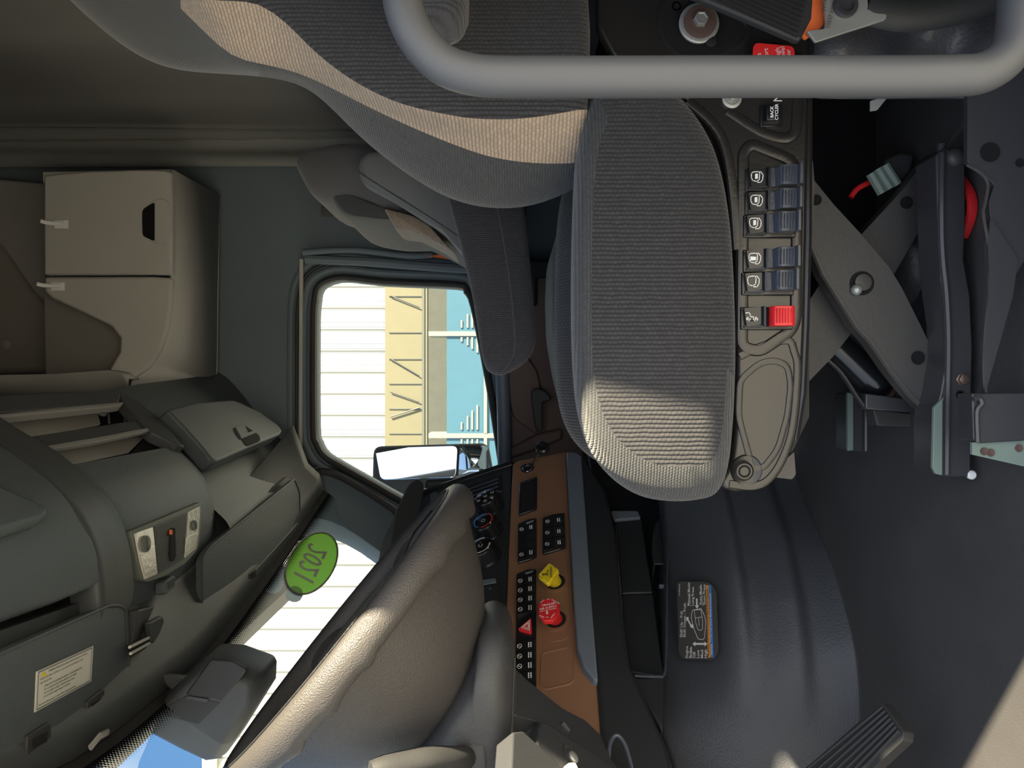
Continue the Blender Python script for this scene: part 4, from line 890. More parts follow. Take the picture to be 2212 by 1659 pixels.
# ------------------------------------------------------------------ seat belt anchor and sleeve (top right)
bl = thing('seat_belt', 'orange seat belt with black ribbed sleeve and metal anchor plate beside the driver seat', 'seat belt', P(1800, 40, .80))
sl = [P(x, y, .80) for x, y in rnd([(1448, -30), (1765, -60), (1756, 40), (1730, 86), (1722, 86)], [0, 0, 4, 8, 4])]
obj('sleeve', MB().prism(sl, (.012, 0, 0)), 'rubber', bl, bevel=.004)
mb = MB()
for i in range(12):
    t_ = i / 12; mb.tube([P(1470 + 22 * i, -38 , .798), P(1722 + 2.6 * i, 80 - 11 * i, .798)], .0009, 5)
obj('sleeve_rib', mb, 'black', bl)
obj('webbing', MB().prism([P(x, y, .80) for x, y in [(1756, -40), (1775, -40), (1781, 30), (1780, 52), (1768, 66), (1742, 83), (1734, 76), (1752, 40)]], (.006, 0, 0)), 'orange', bl, bevel=.001)
pl_ = rnd([(1778, -40), (1872, -40), (1876, 20), (1890, 28), (1916, 30), (1914, 42), (1762, 91), (1743, 66), (1782, 62), (1784, 50)], [0, 0, 8, 6, 5, 5, 4, 4, 5, 5]); an = obj('anchor_plate', MB().prism([P(x, y, .79) for x, y in pl_], (.004, 0, 0)), 'zinc', bl, bevel=.001); OFF[an.name] = OFF[bl.name]
obj('anchor_bolt', MB().lathe(P(1828, 10, .787), (-1, 0, 0), [(-.004, .0135), (0, .0132), (.002, .012), (.002, .008), (-.001, .0075), (-.001, .002)]), 'rail_metal', bl)
obj('lettering', text(text(MB(), 'FMVSS', P(1782, 5, .789), (0, -1, -.12), (0, -.12, 1), .007, n=Vector((-1, 0, 0))), '10537 A9501', P(1796, 30, .789), (0, -1, -.25), (0, -.25, 1), .006, n=Vector((-1, 0, 0))), 'rust', an, smooth=False)
# black leather-like flap behind the anchor
rows = []
for i in range(13):
    x = 1752 + i * 36; rows.append([P(x, y, .955 - .07 * i / 12 + .014 * math.sin(i * 1.3 + j * .9) + .01 * math.sin(j * 2.1 - i * .7)) for j, y in enumerate((-80, -20, 40, 100, 150, 190, 215))])
o = obj('floor_flap', MB().loft(rows, False, False), 'boot_leather', None, sub=2, angle=80, solid=.004); tag(o, 'creased black leatherette trim flap behind the metal belt anchor', 'trim flap')
mb = MB().tube(smoothpath([P(1870, 6, .80), P(1950, 22, .80), (P(2050, 10, .80)), P(2160, -30, .80)], 5), .024, 12, flat=.5); o = obj('belt_guide', mb, 'dash_plastic', None); tag(o, 'dark plastic belt guide along the top right edge', 'belt guide')
# ------------------------------------------------------------------ grab handle
gp = [P(868, -190, .48), P(868, -175, .56)] + smoothpath([P(x, y, .60) for x, y in [(868, -130), (868, -30), (876, 28), (905, 88), (958, 140), (1030, 163), (1120, 167)]], 6) + smoothpath([P(x, y, .60) for x, y in [(1300, 167), (1600, 166), (1900, 166), (2060, 164), (2120, 158), (2165, 132), (2192, 90), (2202, 30), (2204, -60), (2204, -130)]], 6) + [P(2204, -175, .56), P(2204, -190, .48)]
o = obj('grab_handle', MB().tube(gp, .0162, 20), 'handle_grey', None); tag(o, 'thick satin grey tubular grab handle beside the driver doorway', 'grab handle')
# ================================================================== passenger seat
ps_ = thing('passenger_seat', 'dark passenger seat with beige bolster seen beyond the driver seat', 'seat', (2.05, -.2, 0))
def puff(px, D0, D1_, m, name, parent, r=20, ins=.03, **k):
    pr = [P(x, y, (D0 + D1_) / 2) for x, y in rnd(px, r, 4)]; c0 = sum(pr, Vector()) / len(pr); mb = MB(); t = D1_ - D0
    mb.loft([[p + (c0 - p).normalized() * i_ + Vector((x - (D1_ - D0) / 2, 0, 0)) for p in pr] for x, i_ in ((0, ins), (t * .03, ins * .5), (t * .1, ins * .12), (t * .2, 0), (t * .8, 0), (t * .9, ins * .12), (t * .97, ins * .5), (t, ins))])
    return obj(name, mb, m, parent, angle=80, **k)
puff([(672, 390), (690, 368), (760, 350), (900, 360), (900, 500), (800, 465), (740, 470), (702, 452)], 1.86, 2.28, 'curtain_dark', 'headrest', ps_)
puff([(730, 440), (850, 420), (960, 440), (1100, 560), (1100, 620), (1010, 560), (960, 535), (900, 514), (830, 513), (770, 500)], 1.88, 2.34, 'seat_plain', 'backrest', ps_)
puff([(838, 464), (900, 478), (935, 497), (990, 560), (960, 540), (900, 512), (862, 506)], 1.84, 2.0, 'seat_beige', 'bolster', ps_, r=6, ins=.008)
armrest([(772, 345), (790, 325), (850, 322), (1000, 440), (1010, 560), (960, 500), (850, 430), (775, 390)], 1.76, .07, 'curtain_cloth', ps_, [(775, 372), (850, 420), (930, 470), (990, 510)], 'raised armrest')
puff([(1182, 640), (1186, 560), (1215, 470), (1330, 430), (1400, 700), (1380, 900), (1260, 950), (1222, 900), (1200, 820), (1185, 730)], 1.80, 2.3, 'seat_plain', 'seat_cushion', ps_, ins=.04)
puff([(1240, 430), (1600, 430), (1600, 900), (1300, 900)], 1.84, 2.26, 'black', 'seat_base', ps_)
mb = MB().tube(smoothpath([P(655, 545, 2.5), P(760, 540, 2.5), P(880, 552, 2.5), P(935, 550, 2.5)], 5), .011, 10); o = obj('roof_grip', mb, 'wall_grey', None); tag(o, 'slim grey pillar grip rail behind the passenger door', 'grip rail')
o = obj('seat_belt', slab([(925, 553), (950, 550), (1010, 556), (1030, 566), (985, 562)], 2.48, .004), 'orange', None); tag(o, 'sliver of orange webbing by the passenger door pillar', 'seat belt')
mb = MB().tube(smoothpath([P(660, 560, 2.53), P(800, 566, 2.53), P(900, 574, 2.53), P(1060, 585, 2.53)], 5), .016, 8); struct('trim_13', mb, 'wall_grey', 'grey pillar moulding behind the passenger door')
# ================================================================== passenger door lower trim
dt = thing('door_trim', 'brown passenger door panel with a black pull handle below the window', 'door panel', P(1250, 850, 2.55))
obj('sill_cap', MB().tube(smoothpath([P(1076, 560, 2.53), P(1080, 700, 2.53), P(1086, 820, 2.53), P(1090, 960, 2.53), P(1088, 1100, 2.53)], 4), .024, 12, flat=1.0), 'slate_strip', dt)
obj('upper_panel', slab([(1096, 560), (1260, 560), (1260, 1090), (1100, 1090)], 2.555, .04), 'brown_dark', dt, bevel=.004)
obj('armrest', slab(rnd([(1090, 745), (1118, 742), (1160, 800), (1170, 850), (1160, 940), (1110, 905), (1100, 860)], 12), 2.53, .04), 'brown_dark', dt, bevel=.014, bseg=4)
obj('armrest_ledge', slab([(1102, 968), (1160, 938), (1215, 925), (1215, 950), (1150, 975), (1104, 990)], 2.525, .04), 'brown_dark', dt, bevel=.01, bseg=3)
h = obj('pull_handle', slab(rnd([(1147, 845), (1160, 838), (1176, 842), (1190, 858), (1188, 866), (1172, 868), (1172, 930), (1168, 932), (1158, 930), (1150, 880)], 7), 2.49, .03), 'rubber', dt, bevel=.008, bseg=3)
obj('lower_panel', slab([(1205, 560), (1330, 560), (1330, 1090), (1205, 1090)], 2.57, .02), 'black', dt)
obj('door_ledge', slab([(1240, 590), (1160, 600), (1160, 660), (1090, 665), (1085, 560), (1240, 560)], 2.53, .03), 'dash_plastic', dt, bevel=.01)
# ================================================================== dashboard
A0 = P(1105, 1000, 1.95); UD = Vector((-.7, .43, 0)).normalized(); T0 = P(872, 1078, 2.0); B0 = P(1228, 975, 1.95)
PSK = plane(A0, A0 + UD, T0); PB = plane(A0, A0 + UD, B0)
UPB = (A0 - B0); UPB = (UPB - UD * UPB.dot(UD)).normalized(); VB = PB[1]; RT = -UD     # RT: towards the passenger
UPS = (T0 - A0); UPS = (UPS - UD * UPS.dot(UD)).normalized()
db = thing('dashboard', 'black and brown dashboard with switches angled towards the driver', 'dashboard', Vector((1.6, .5, CZ - .3)))
def bpn(name, px, pl, off, th, m, bevel=.002, r=0, parent=None, **k):
    o = obj(name, pslab(rnd(px, r) if r else px, pl, off, th), m, parent or db, bevel=bevel, **k); OFF[o.name] = OFF[db.name]; return o
stack = bpn('center_panel', [(1106, 999), (910, 1061), (860, 1110), (858, 1300), (900, 1500), (1000, 1720), (1120, 1720), (1094, 1390)], PSK, 0, .10, 'dash_plastic', .004)
bpn('center_rim', [(1106, 993), (1106, 1003), (905, 1068), (905, 1060)], PSK, .004, .02, 'gloss_black', .002)
tp = bpn('trim_panel', [(1107, 1003), (1120, 995), (1224, 975), (1230, 1120), (1238, 1300), (1256, 1400), (1264, 1440), (1290, 1470), (1300, 1590), (1306, 1600), (1270, 1590), (1160, 1560), (1090, 1540), (1092, 1370), (1100, 1150)], PB, .004, .06, 'brown_trim', .004, label='brown painted trim panel')
def seamline(name, pts, pl, m='brown_dark', w=.0016, off=.0045, closed=False, parent=None): return obj(name, ribbon(MB(), [Q(x, y, pl, off) for x, y in pts], w, pl[1], closed=closed), m, parent or tp, smooth=False)
OFF[tp.name] = OFF[db.name]
obj('blank_cover', MB().tube([Q(x, y, PB, .004) for x, y in rnd([(1170, 1412), (1228, 1398), (1238, 1410), (1240, 1470), (1230, 1478), (1178, 1490), (1168, 1480)], 10)], .0016, 6, closed=True), 'brown_trim', tp)
obj('knob_recess', pslab(rnd([(1178, 1212), (1226, 1208), (1232, 1370), (1222, 1382), (1186, 1388), (1178, 1372)], 10), PB, .0046, .002), 'brown_trim', tp, bevel=.002)
# binnacle hood along the far upper edge
hd_ = [(905, 1034), (915, 1042), (916, 1058), (908, 1100), (880, 1190), (862, 1250), (838, 1250), (842, 1190), (858, 1100), (880, 1050), (893, 1036)]
bpn('hood', rnd(hd_, 6), plane(P(905, 1034, 1.93), P(838, 1250, 1.60), P(915, 1058, 1.90)), 0, .12, 'rubber', .012)
mb = MB().prism([(2.54, .30, CZ + .15), (2.2, .30, CZ + .26), (2.0, .33, CZ + .27), (1.75, .52, CZ + .22), (1.2, .80, CZ + .10), (.7, .55, CZ + .05), (.56, .75, CZ + .04), (1.1, 1.08, CZ + .0), (1.7, 1.12, CZ + .0), (2.5, .92, CZ + .0)], (0, 0, -.06)); obj('dash_shelf', mb, 'dash_plastic', db, bevel=.01)
mb = MB().prism([(2.52, .34, CZ + .14), (2.02, .26, CZ + .24), (2.02, .24, CZ - .2), (2.52, .3, CZ - .2)], (0, .1, 0)); obj('passenger_side', mb, 'dash_plastic', db, bevel=.01)
# vent
v = bpn('air_vent', [(990, 1054), (1082, 1024), (1084, 1060), (1000, 1086)], PSK, .003, .01, 'gloss_black', .002); mb = MB()
for k in range(4): mb.tube([Q(1012, 1057 + k * 8.3, PSK, .006), Q(1076, 1034 + k * 8.3, PSK, .006)], .0022, 6)
obj('vent_louver', mb, 'lever_blue', v)
bpn('small_button', [(930, 1065), (944, 1061), (948, 1080), (936, 1088), (928, 1080)], PSK, .008, .01, 'dark_plastic', .002, r=4)
# climate knobs
def knob(px, py, kind, label):
    o = Q(px + 16, py + 20, PSK); n = (PSK[1] + Vector((-.1, -.25, .12))).normalized(); r = .029
    k = obj('climate_knob', MB().lathe(o, n, [(-.004, r * 1.18), (.003, r * 1.18), (.006, r * 1.05), (.034, r), (.038, r * .95), (.039, r * .88)], 36), 'gloss_black', db, label=label, angle=40); OFF[k.name] = OFF[db.name]
    f = MB(); c = o + n * .0395; R_ = (RT - n * RT.dot(n)).normalized(); U_ = n.cross(R_)
    if U_.z < 0: U_ = -U_
    def pt(a, rr): return c + R_ * math.cos(math.radians(a)) * rr + U_ * math.sin(math.radians(a)) * rr
    g = MB().lathe(o + n * .036, n, [(0, r * .9), (.003, r * .88), (.003, 0)], 36); obj('dial_face', g, 'dash_plastic', k)
    # grip ribs
    g = MB()
    for i in range(18): a = i * 20; g.tube([o + n * .008 + (pt(a, r * 1.0) - c), o + n * .033 + (pt(a, r * .985) - c)], .0018, 5)
    obj('knob_grip', g, 'gloss_black', k)
    if kind == 'mode':
        for a, rr in ((10, .6), (60, .7), (120, .7), (180, .62), (235, .7), (290, .65), (0, 0)):
            q = pt(a, r * rr); ribbon(f, [q + R_ * .003 + U_ * .004, q - R_ * .002 + U_ * .003, q - R_ * .003 - U_ * .003, q + R_ * .003 - U_ * .004], .0012, n, 0, lift=.001); ribbon(f, [q + R_ * .004, q + R_ * .001], .0014, n, 0, lift=.001)
        obj('dial_marking', f, 'white', k, smooth=False)
    elif kind == 'temp':
        ribbon(f, [pt(a, r * .78) for a in range(-10, 151, 8)], .0022, n, 0, lift=.001); ribbon(f, [pt(a, r * .78) for a in range(170, 331, 8)], .0022, n, 1, lift=.001)
        ribbon(f, [pt(a, r * .15) for a in range(0, 360, 30)], .0012, n, 2, True, lift=.001)
        obj('dial_marking', f, ['blue_ink', 'red_label', 'white'], k, smooth=False)
    else:
        ribbon(f, [pt(a, r * .78) for a in range(-20, 271, 8)], .003, n, 0, lift=.001); ribbon(f, [pt(a, r * .16) for a in range(40, 320, 30)], .0014, n, 0, lift=.001)
        f.prism([pt(a, r * .05) + R_ * .009 + n * .001 for a in range(0, 360, 60)], n * .0003, 1)
        obj('dial_marking', f, ['white', 'orange'], k, smooth=False)
    obj('pointer_dot', MB().lathe(o + n * .0385 - U_ * r * .93 * .7 - R_ * r * .93 * .55, n, [(0, .0018), (.0012, .0016), (.0013, 0)], 10), 'white', k)
knob(1046, 1078, 'mode', 'climate knob with airflow symbols'); knob(1042, 1131, 'temp', 'temperature knob with red and blue arc'); knob(1037, 1185, 'fan', 'fan knob with white arc')
bpn('card', [(1022, 1176), (1040, 1170), (1042, 1188), (1022, 1196)], PSK, .006, .001, 'paper', 0)
bpn('slot_edge', [(1024, 1255), (1070, 1248), (1072, 1258), (1026, 1266)], PSK, .002, .004, 'slate_strip', .001, r=2)
bpn('lower_cover', [(1022, 1270), (1066, 1262), (1082, 1262), (1078, 1380), (1030, 1380)], PSK, .002, .004, 'dash_plastic', .002)
disc_ = lambda px, py, pl, off, prof, m, name, parent, seg=24, n=None: obj(name, MB().lathe(Q(px, py, pl, off), n or pl[1], prof, seg), m, parent)
disc_(1058, 1271, PSK, .002, [(0, .004), (.002, .0035), (.002, 0)], 'lever_blue', 'screw', db)
# socket with hanging cap
sk_ = obj('power_socket', MB().lathe(Q(1139, 1012, PB, .004), PB[1], [(0, .0175), (.004, .017), (.005, .0135), (.004, .0125), (.0045, .010), (.004, 0)]), 'gloss_black', db); OFF[sk_.name] = OFF[db.name]
obj('socket_ring', MB().tube([Q(1139, 1012, PB, .0088) + (UPB * math.sin(a) + RT * math.cos(a)) * .0125 for a in [k * math.pi / 16 for k in range(32)]], .0012, 6, closed=True), 'chrome', sk_)
capc = P(1172, 968, 1.90); cn = Vector((-.8, -.55, .1)).normalized()
cp_ = obj('socket_cap', MB().lathe(capc, cn, [(-.004, .0175), (.006, .017), (.010, .0125), (.010, .009), (.004, .008), (.003, 0)]), 'gloss_black', db)
obj('cap_strap', MB().tube(smoothpath([Q(1149, 1002, PB, .008), P(1156, 992, 1.905), capc + cn * -.002], 5), .0026, 6), 'rubber', db)
# display
ds = bpn('display', [(1122, 1042), (1160, 1029), (1159, 1098), (1120, 1112)], PB, .010, .01, 'gloss_black', .002); OFF[ds.name] = OFF[db.name]
obj('screen', pslab([(1127, 1046), (1154, 1037), (1153, 1093), (1126, 1103)], PB, .0105, .002), 'void_black', ds)
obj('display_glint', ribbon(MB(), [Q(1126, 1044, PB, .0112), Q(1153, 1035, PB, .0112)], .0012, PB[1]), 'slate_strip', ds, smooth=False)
# rocker switches: two banks
def bank(px, name, rows, txt=True, parent=None, bx=None, lab=None):
    """px: outline; rows: list of (y at left edge, height, slope)"""
    bz_ = bpn(name, px, PB, .009, .008, 'gloss_black', .002, r=3, label=lab); return bz_
def rocker(xl, xr, y0, y1, slope, legend='both', root=None, blank=False):
    sh = lambda x: (x - xl) * slope
    q = [(xl, y0), (xr, y0 + sh(xr)), (xr, y1 + sh(xr)), (xl, y1)]
    mid = (xl + xr) / 2
    a = [Q(xl, y0, PB, .017), Q(mid, y0 + sh(mid), PB, .0115), Q(xr, y0 + sh(xr), PB, .0155), Q(xr, y1 + sh(xr), PB, .0155), Q(mid, y1 + sh(mid), PB, .0115), Q(xl, y1, PB, .017)]
    base = [p - PB[1] * .008 for p in a]
    mb = MB(); mb.add(a + base, [[0, 1, 4, 5], [1, 2, 3, 4], [6, 0, 5, 11], [2, 8, 9, 3], [0, 6, 7, 1], [1, 7, 8, 2], [5, 4, 10, 11], [4, 3, 9, 10]], 0)
    if not blank:
        ym = (y0 + y1) / 2
        n = PB[1]
        def mark(cx, cy, kind):
            w = abs(y1 - y0)
            hh = .0165 if cx < mid else .0150; c = Q(cx, cy + sh(cx), PB, hh)
            if kind == 'txt':
                for k in (-1, 1):
                    for j in range(3):
                        q_ = c + UPB * k * .0022 + RT * (j - 1) * .0042; mb.prism([q_ + RT * .0017 + UPB * .0011, q_ - RT * .0017 + UPB * .0011, q_ - RT * .0017 - UPB * .0011, q_ + RT * .0017 - UPB * .0011], n * .0004, 1)
            else:
                ribbon(mb, [c + RT * .005 * math.cos(t) + UPB * .0045 * math.sin(t) for t in [k * math.pi / 4 for k in range(8)]], .0012, n, 1, True, lift=.001)
                ribbon(mb, [c - RT * .002 - UPB * .003, c + RT * .002 + UPB * .003], .0012, n, 1, lift=.001)
        if legend in ('both',): mark(xl + (xr - xl) * .18, ym, 'icon')
        mark(xl + (xr - xl) * .72, ym, 'txt')
    o = obj('rocker_switch', mb, ['gloss_black', 'white'], root, smooth=False); return o
b1 = bank([(1119, 1131), (1143, 1121), (1159, 1119), (1159, 1201), (1147, 1207), (1118, 1216)], 'switch_bank', None, lab='upper bank of rocker switches')
for k in range(4): rocker(1120, 1157, 1137 + k * 18.2, 1154 + k * 18.2, -.26, root=b1, blank=k in (1, 2))
bpn('bank_tab', [(1136, 1128), (1153, 1122), (1153, 1125), (1137, 1131)], PB, .014, .004, 'slate_strip', .001)
b2 = bank([(1172, 1119), (1192, 1111), (1219, 1107), (1222, 1182), (1172, 1197)], 'switch_bank', None, lab='right hand block of three rocker switches')
for k in range(3): rocker(1175 - k * .8, 1219 + k, 1117 + k * 24.5, 1139 + k * 24.5, -.16, root=b2)
b3 = bank([(1116, 1240), (1140, 1230), (1158, 1229), (1158, 1484), (1114, 1460)], 'switch_bank', None, lab='long bank of rocker switches with hazard button')
for k in range(4): rocker(1117, 1156, 1247 + k * 20.5, 1266 + k * 20.5, -.2, root=b3)
for k in range(4): rocker(1115, 1156, 1387 + k * 22, 1407.5 + k * 22, -.16, root=b3)
bpn('bank_tab', [(1133, 1236), (1152, 1231), (1152, 1234), (1136, 1239)], PB, .014, .004, 'slate_strip', .001)
hz = obj('hazard_button', pslab(rnd([(1119, 1358), (1147, 1334), (1148, 1364), (1143, 1366)], 2), PB, .016, .008), 'red', b3, bevel=.001); OFF[hz.name] = OFF[db.name]
mb = MB()
for s_ in (.62, .34): c = (1138, 1352); pts = [(c[0] + (x - c[0]) * s_, c[1] + (y - c[1]) * s_) for x, y in [(1119, 1358), (1148, 1333), (1147, 1368)]]; ribbon(mb, [Q(x, y, PB, .0165) for x, y in pts], .0016, PB[1], closed=True)
obj('hazard_triangle', mb, 'white', hz, smooth=False)
# air brake knobs
def brake_knob(name, base, head, outline, material, label, legend):
    bb = Q(*base, PB, .004); n = PB[1]
    hp = plane(Q(*head, PB, .062), Q(head[0], head[1] + 20, PB, .062), Q(head[0] + 20, head[1], PB, .062))
    r = obj(name, MB().tube([bb, Q(*head, PB, .056)], .0145, 20), material, db, label=label); OFF[r.name] = OFF[db.name]
    obj('knob_collar', MB().lathe(bb - n * .002, n, [(0, .031), (.004, .030), (.004, .023), (.001, .020)], 32), 'brown_trim', r)
    obj('shaft_hole', MB().lathe(bb, n, [(0, .021), (.0015, .021), (.0015, 0)], 32), 'void_black', r)
    hd2 = obj('knob_head', pslab(outline, hp, 0, .012), material, r, bevel=.0025, bseg=3); OFF[hd2.name] = OFF[db.name]
    return hp, r
hp, r1_ = brake_knob('parking_brake_knob', (1199, 1257), (1186, 1237), rnd([(1161, 1242), (1186, 1214), (1208, 1230), (1184, 1261)], [5, 5, 5, 5]), 'yellow', 'yellow parking brake knob', None)
c = Q(1187, 1238, hp, .0002)
mb = MB(); ur = (Q(1187, 1225, hp) - Q(1187, 1250, hp)).normalized(); vr = hp[1].cross(ur); vr = vr if vr.z > 0 else -vr
text(mb, 'PARKING', Q(1190, 1236, hp, .0003), -ur, -vr, .0072, n=hp[1], bold=.015); text(mb, 'BRAKE', Q(1183, 1238, hp, .0003), -ur, -vr, .006, n=hp[1]); text(mb, 'S', Q(1176, 1241, hp, .0003), -ur, -vr, .013, n=hp[1], bold=.04)
for (x, y, s_, sg) in ((1199, 1226, 'PULL', 1), (1200, 1246, 'PUSH TO', -1), (1168, 1247, 'RELEASE', 1), (1171, 1232, 'APPLY', -1)):
    d_ = (Q(1208, 1230, hp) - Q(1186, 1214, hp)).normalized() if sg > 0 else (Q(1208, 1230, hp) - Q(1184, 1261, hp)).normalized(); text(mb, s_, Q(x, y, hp, .0003), d_, hp[1].cross(d_), .0035, n=hp[1])
obj('lettering', mb, 'ink', r1_, smooth=False)
hp, r2_ = brake_knob('trailer_air_knob', (1200, 1338), (1186, 1316), [(1174, 1293), (1196, 1291), (1208, 1303), (1208, 1324), (1194, 1340), (1175, 1341), (1163, 1328), (1163, 1304)], 'red', 'red octagonal trailer air supply knob', None)
mb = MB(); ur = (Q(1207, 1300, hp) - Q(1165, 1309, hp)); ur.normalize(); dv = hp[1].cross(ur)
def T_(s_, x, y, size, u=None, bold=.015): text(mb, s_, Q(x, y, hp, .0003), u or ur, hp[1].cross(u or ur), size, n=hp[1], bold=bold)
T_('TRAILER', 1185, 1306, .0072); T_('AIR SUPPLY', 1184, 1313, .0068); T_('NOT FOR PARKING', 1184, 1318, .0037); T_('S', 1182, 1324, .010, bold=.05)
T_('PULL', 1172, 1299, .0045, (ur + dv * .8).normalized()); T_('TO', 1184, 1295, .004); T_('EVACUATE', 1200, 1300, .004, (ur - dv * 1.1).normalized()); T_('PUSH', 1170, 1332, .0045, (ur - dv * .9).normalized()); T_('TO', 1182, 1334, .004); T_('SUPPLY', 1195, 1330, .0045, (ur + dv * 1).normalized())
obj('lettering', mb, 'white', r2_, smooth=False)
# slate coloured strip and the shelf under it
PL = plane(B0, B0 + UD, B0 - Vector((0, 0, 1)))
bpn('padded_strip', [(1224, 975), (1246, 977), (1257, 985), (1266, 1120), (1278, 1300), (1292, 1470), (1284, 1468), (1262, 1440), (1248, 1400), (1240, 1300), (1231, 1120)], PL, .022, .05, 'slate_strip', .007, label='slate grey padded strip')
bpn('lower_edge', [(1246, 977), (1262, 985), (1310, 1060), (1330, 1150), (1343, 1300), (1362, 1440), (1400, 1520), (1445, 1620), (1460, 1720), (1330, 1720), (1300, 1600), (1290, 1470), (1266, 1300), (1255, 1120)], PL, .015, .12, 'dash_plastic', .008, r=0)
# storage pocket under the dash
pk = thing('storage_tray', 'black open storage tray with dividers below the dashboard edge', 'storage tray', Vector((1.6, .45, CZ - .5)))
PT = (PL[0] - PL[1] * .02, PL[1])
def tray(name, px, off, th, m, bevel=.003, r=0): return obj(name, pslab(rnd(px, r) if r else px, PT, off, th), m, pk, bevel=bevel)
tray('back_wall', [(1255, 900), (1480, 900), (1480, 1150), (1440, 1470), (1370, 1470), (1330, 1300)], -.10, .01, 'dash_plastic')
tray('front_flap', [(1330, 1122), (1386, 1121), (1410, 1280), (1343, 1282), (1336, 1200)], -.04, .02, 'dash_plastic', .003, 4)
tray('front_flap', [(1343, 1284), (1410, 1283), (1430, 1440), (1434, 1462), (1362, 1452), (1348, 1360)], -.04, .02, 'dash_plastic', .003, 4)
tray('metal_clip', [(1321, 1103), (1378, 1103), (1384, 1117), (1328, 1122)], -.03, .01, 'slate_strip', .002)
tray('divider', [(1424, 1261), (1438, 1262), (1438, 1266), (1424, 1265)], -.03, .01, 'slate_strip', .001)
tray('end_wall', [(1362, 1456), (1380, 1462), (1424, 1461), (1437, 1450), (1434, 1520), (1432, 1580), (1400, 1528), (1372, 1490)], .0, .05, 'dash_plastic', .006)
obj('front_lip', MB().tube(smoothpath([Q(x, y, PT, .004) for x, y in [(1445, 1148), (1443, 1200), (1441, 1260), (1440, 1350), (1438, 1430), (1434, 1458), (1420, 1462), (1372, 1460)]], 5), .0028, 8), 'lever_blue', pk)
mb = MB(); cpx = smoothpath([Q(x, y, PT, -.01) for x, y in [(1433, 1114), (1422, 1125), (1412, 1150), (1410, 1190), (1414, 1220)]], 4); mb.loft([[p + PT[1] * -.06 for p in cpx], cpx, [p + Vector((0, 0, -.03)) for p in cpx]], False, False); obj('cup_wall', mb, 'dash_plastic', pk, angle=80, solid=.003)
obj('cup_rim', MB().tube(smoothpath([Q(x, y, PT, .01) for x, y in [(1430, 1116), (1460, 1118), (1500, 1124), (1508, 1131), (1490, 1137), (1446, 1142)]], 4), .003, 6), 'pan_metal', pk)
obj('cup_floor', pslab([(1425, 1118), (1500, 1126), (1505, 1132), (1440, 1142), (1420, 1200), (1412, 1170)], PT, -.012, .01), 'black', pk)
# ================================================================== engine tunnel cover
tc_ = [(1440, 1000, 1.78), (1440, 1060, 1.74), (1444, 1140, 1.69), (1442, 1200, 1.65), (1441, 1260, 1.61), (1440, 1340, 1.56), (1438, 1420, 1.51), (1434, 1500, 1.46), (1431, 1570, 1.41), (1460, 1660, 1.35), (1475, 1760, 1.28)]
fl_ = [(1712, 1000), (1730, 1060), (1775, 1160), (1792, 1200), (1812, 1260), (1833, 1335), (1850, 1410), (1858, 1490), (1861, 1570), (1862, 1660), (1862, 1760)]
rows = []
tops = smoothpath([P(*q) for q in tc_], 4); flo = smoothpath([Q(x, y, FLOOR) for x, y in fl_], 4)
for k, (a, b_) in enumerate(zip(tops, flo)):
    t = k / (len(tops) - 1); row = [a + Vector((.10, .02, .0)), a + Vector((.012, .004, .006)), a]
    for j in range(1, 45):
        s_ = j / 44; p = a.lerp(b_, s_)
        f1 = max(0, 1 - max(0, (t - .38)) / .38) ** .8; f2 = max(0, 1 - max(0, (t - .45)) / .36) ** .8
        c1 = .38 + .05 * min(1, t / .6); c2 = .77 - .03 * min(1, t / .6)
        e1 = 1 / (1 + math.exp(-(s_ - c1) * 42)); e2 = 1 / (1 + math.exp(-(s_ - c2) * 42))
        p = p + Vector((-1, -.35, 0)).normalized() * (.022 * math.sin(math.pi * s_) + .050 * f1 * (1 - e1) * min(1, s_ * 3.2) + .034 * f2 * (1 - e2) * min(1, s_ * 2.2))
        row.append(p)
    row[-1].z = .0; rows.append(row)
o = obj('engine_tunnel', MB().loft(rows, False, False), 'tunnel_plastic', None, angle=80, sub=1, solid=.003); tag(o, 'large moulded dark grey engine tunnel cover rising from the floor mat', 'engine cover')
# gear selector decal, sits on the tunnel
def on_tunnel(px, py):
    import bisect
    best = None
    for k in range(len(rows) - 1):
        for j in range(2, len(rows[0]) - 1):
            a, b_, c, d = rows[k][j], rows[k + 1][j], rows[k + 1][j + 1], rows[k][j + 1]
            n = (b_ - a).cross(d - a).normalized(); pl = (a, n); dd = P(px, py, 1) - CAM; t = (a - CAM).dot(n) / dd.dot(n); q = CAM + dd * t
            e = (q - (a + c) / 2).length
            if best is None or e < best[0]: best = (e, q)
    return best[1]
TP = plane(on_tunnel(1470, 1280), on_tunnel(1475, 1405), on_tunnel(1540, 1340))
dc = thing('shift_decal', 'black gear selector instruction decal on the grey engine tunnel cover', 'decal', Q(1506, 1340, TP))
def dcl(name, px, off, m, r=0, parent=None): return obj(name, pslab(rnd(px, r) if r else px, TP, off, .0012), m, parent or dc, smooth=False)
dcl('backing', [(1462, 1256), (1532, 1257), (1547, 1275), (1551, 1405), (1541, 1425), (1474, 1424), (1466, 1410)], .020, 'decal_dark', 9)
LF = .0203
w1 = MB(); upv = (Q(1506, 1290, TP) - Q(1506, 1390, TP)).normalized(); dwn = TP[1].cross(upv); 
if dwn.z < 0: dwn = -dwn
def D_t(s_, x, y, size, align='LEFT', bold=.012, mb=None, mi=0): text(mb or w1, s_, Q(x, y, TP, LF), upv, dwn, size, mi, align=align, n=TP[1], bold=bold)
D_t('Shift Up - Pull', 1472, 1377, .0096); D_t('Shift Down - Push', 1479, 1377, .0096)
D_t('Manual Mode', 1488, 1309, .0090); D_t('Long Press', 1497, 1309, .0090); D_t('Auto Mode', 1514, 1307, .0090); D_t('Short Press', 1522, 1307, .0090)
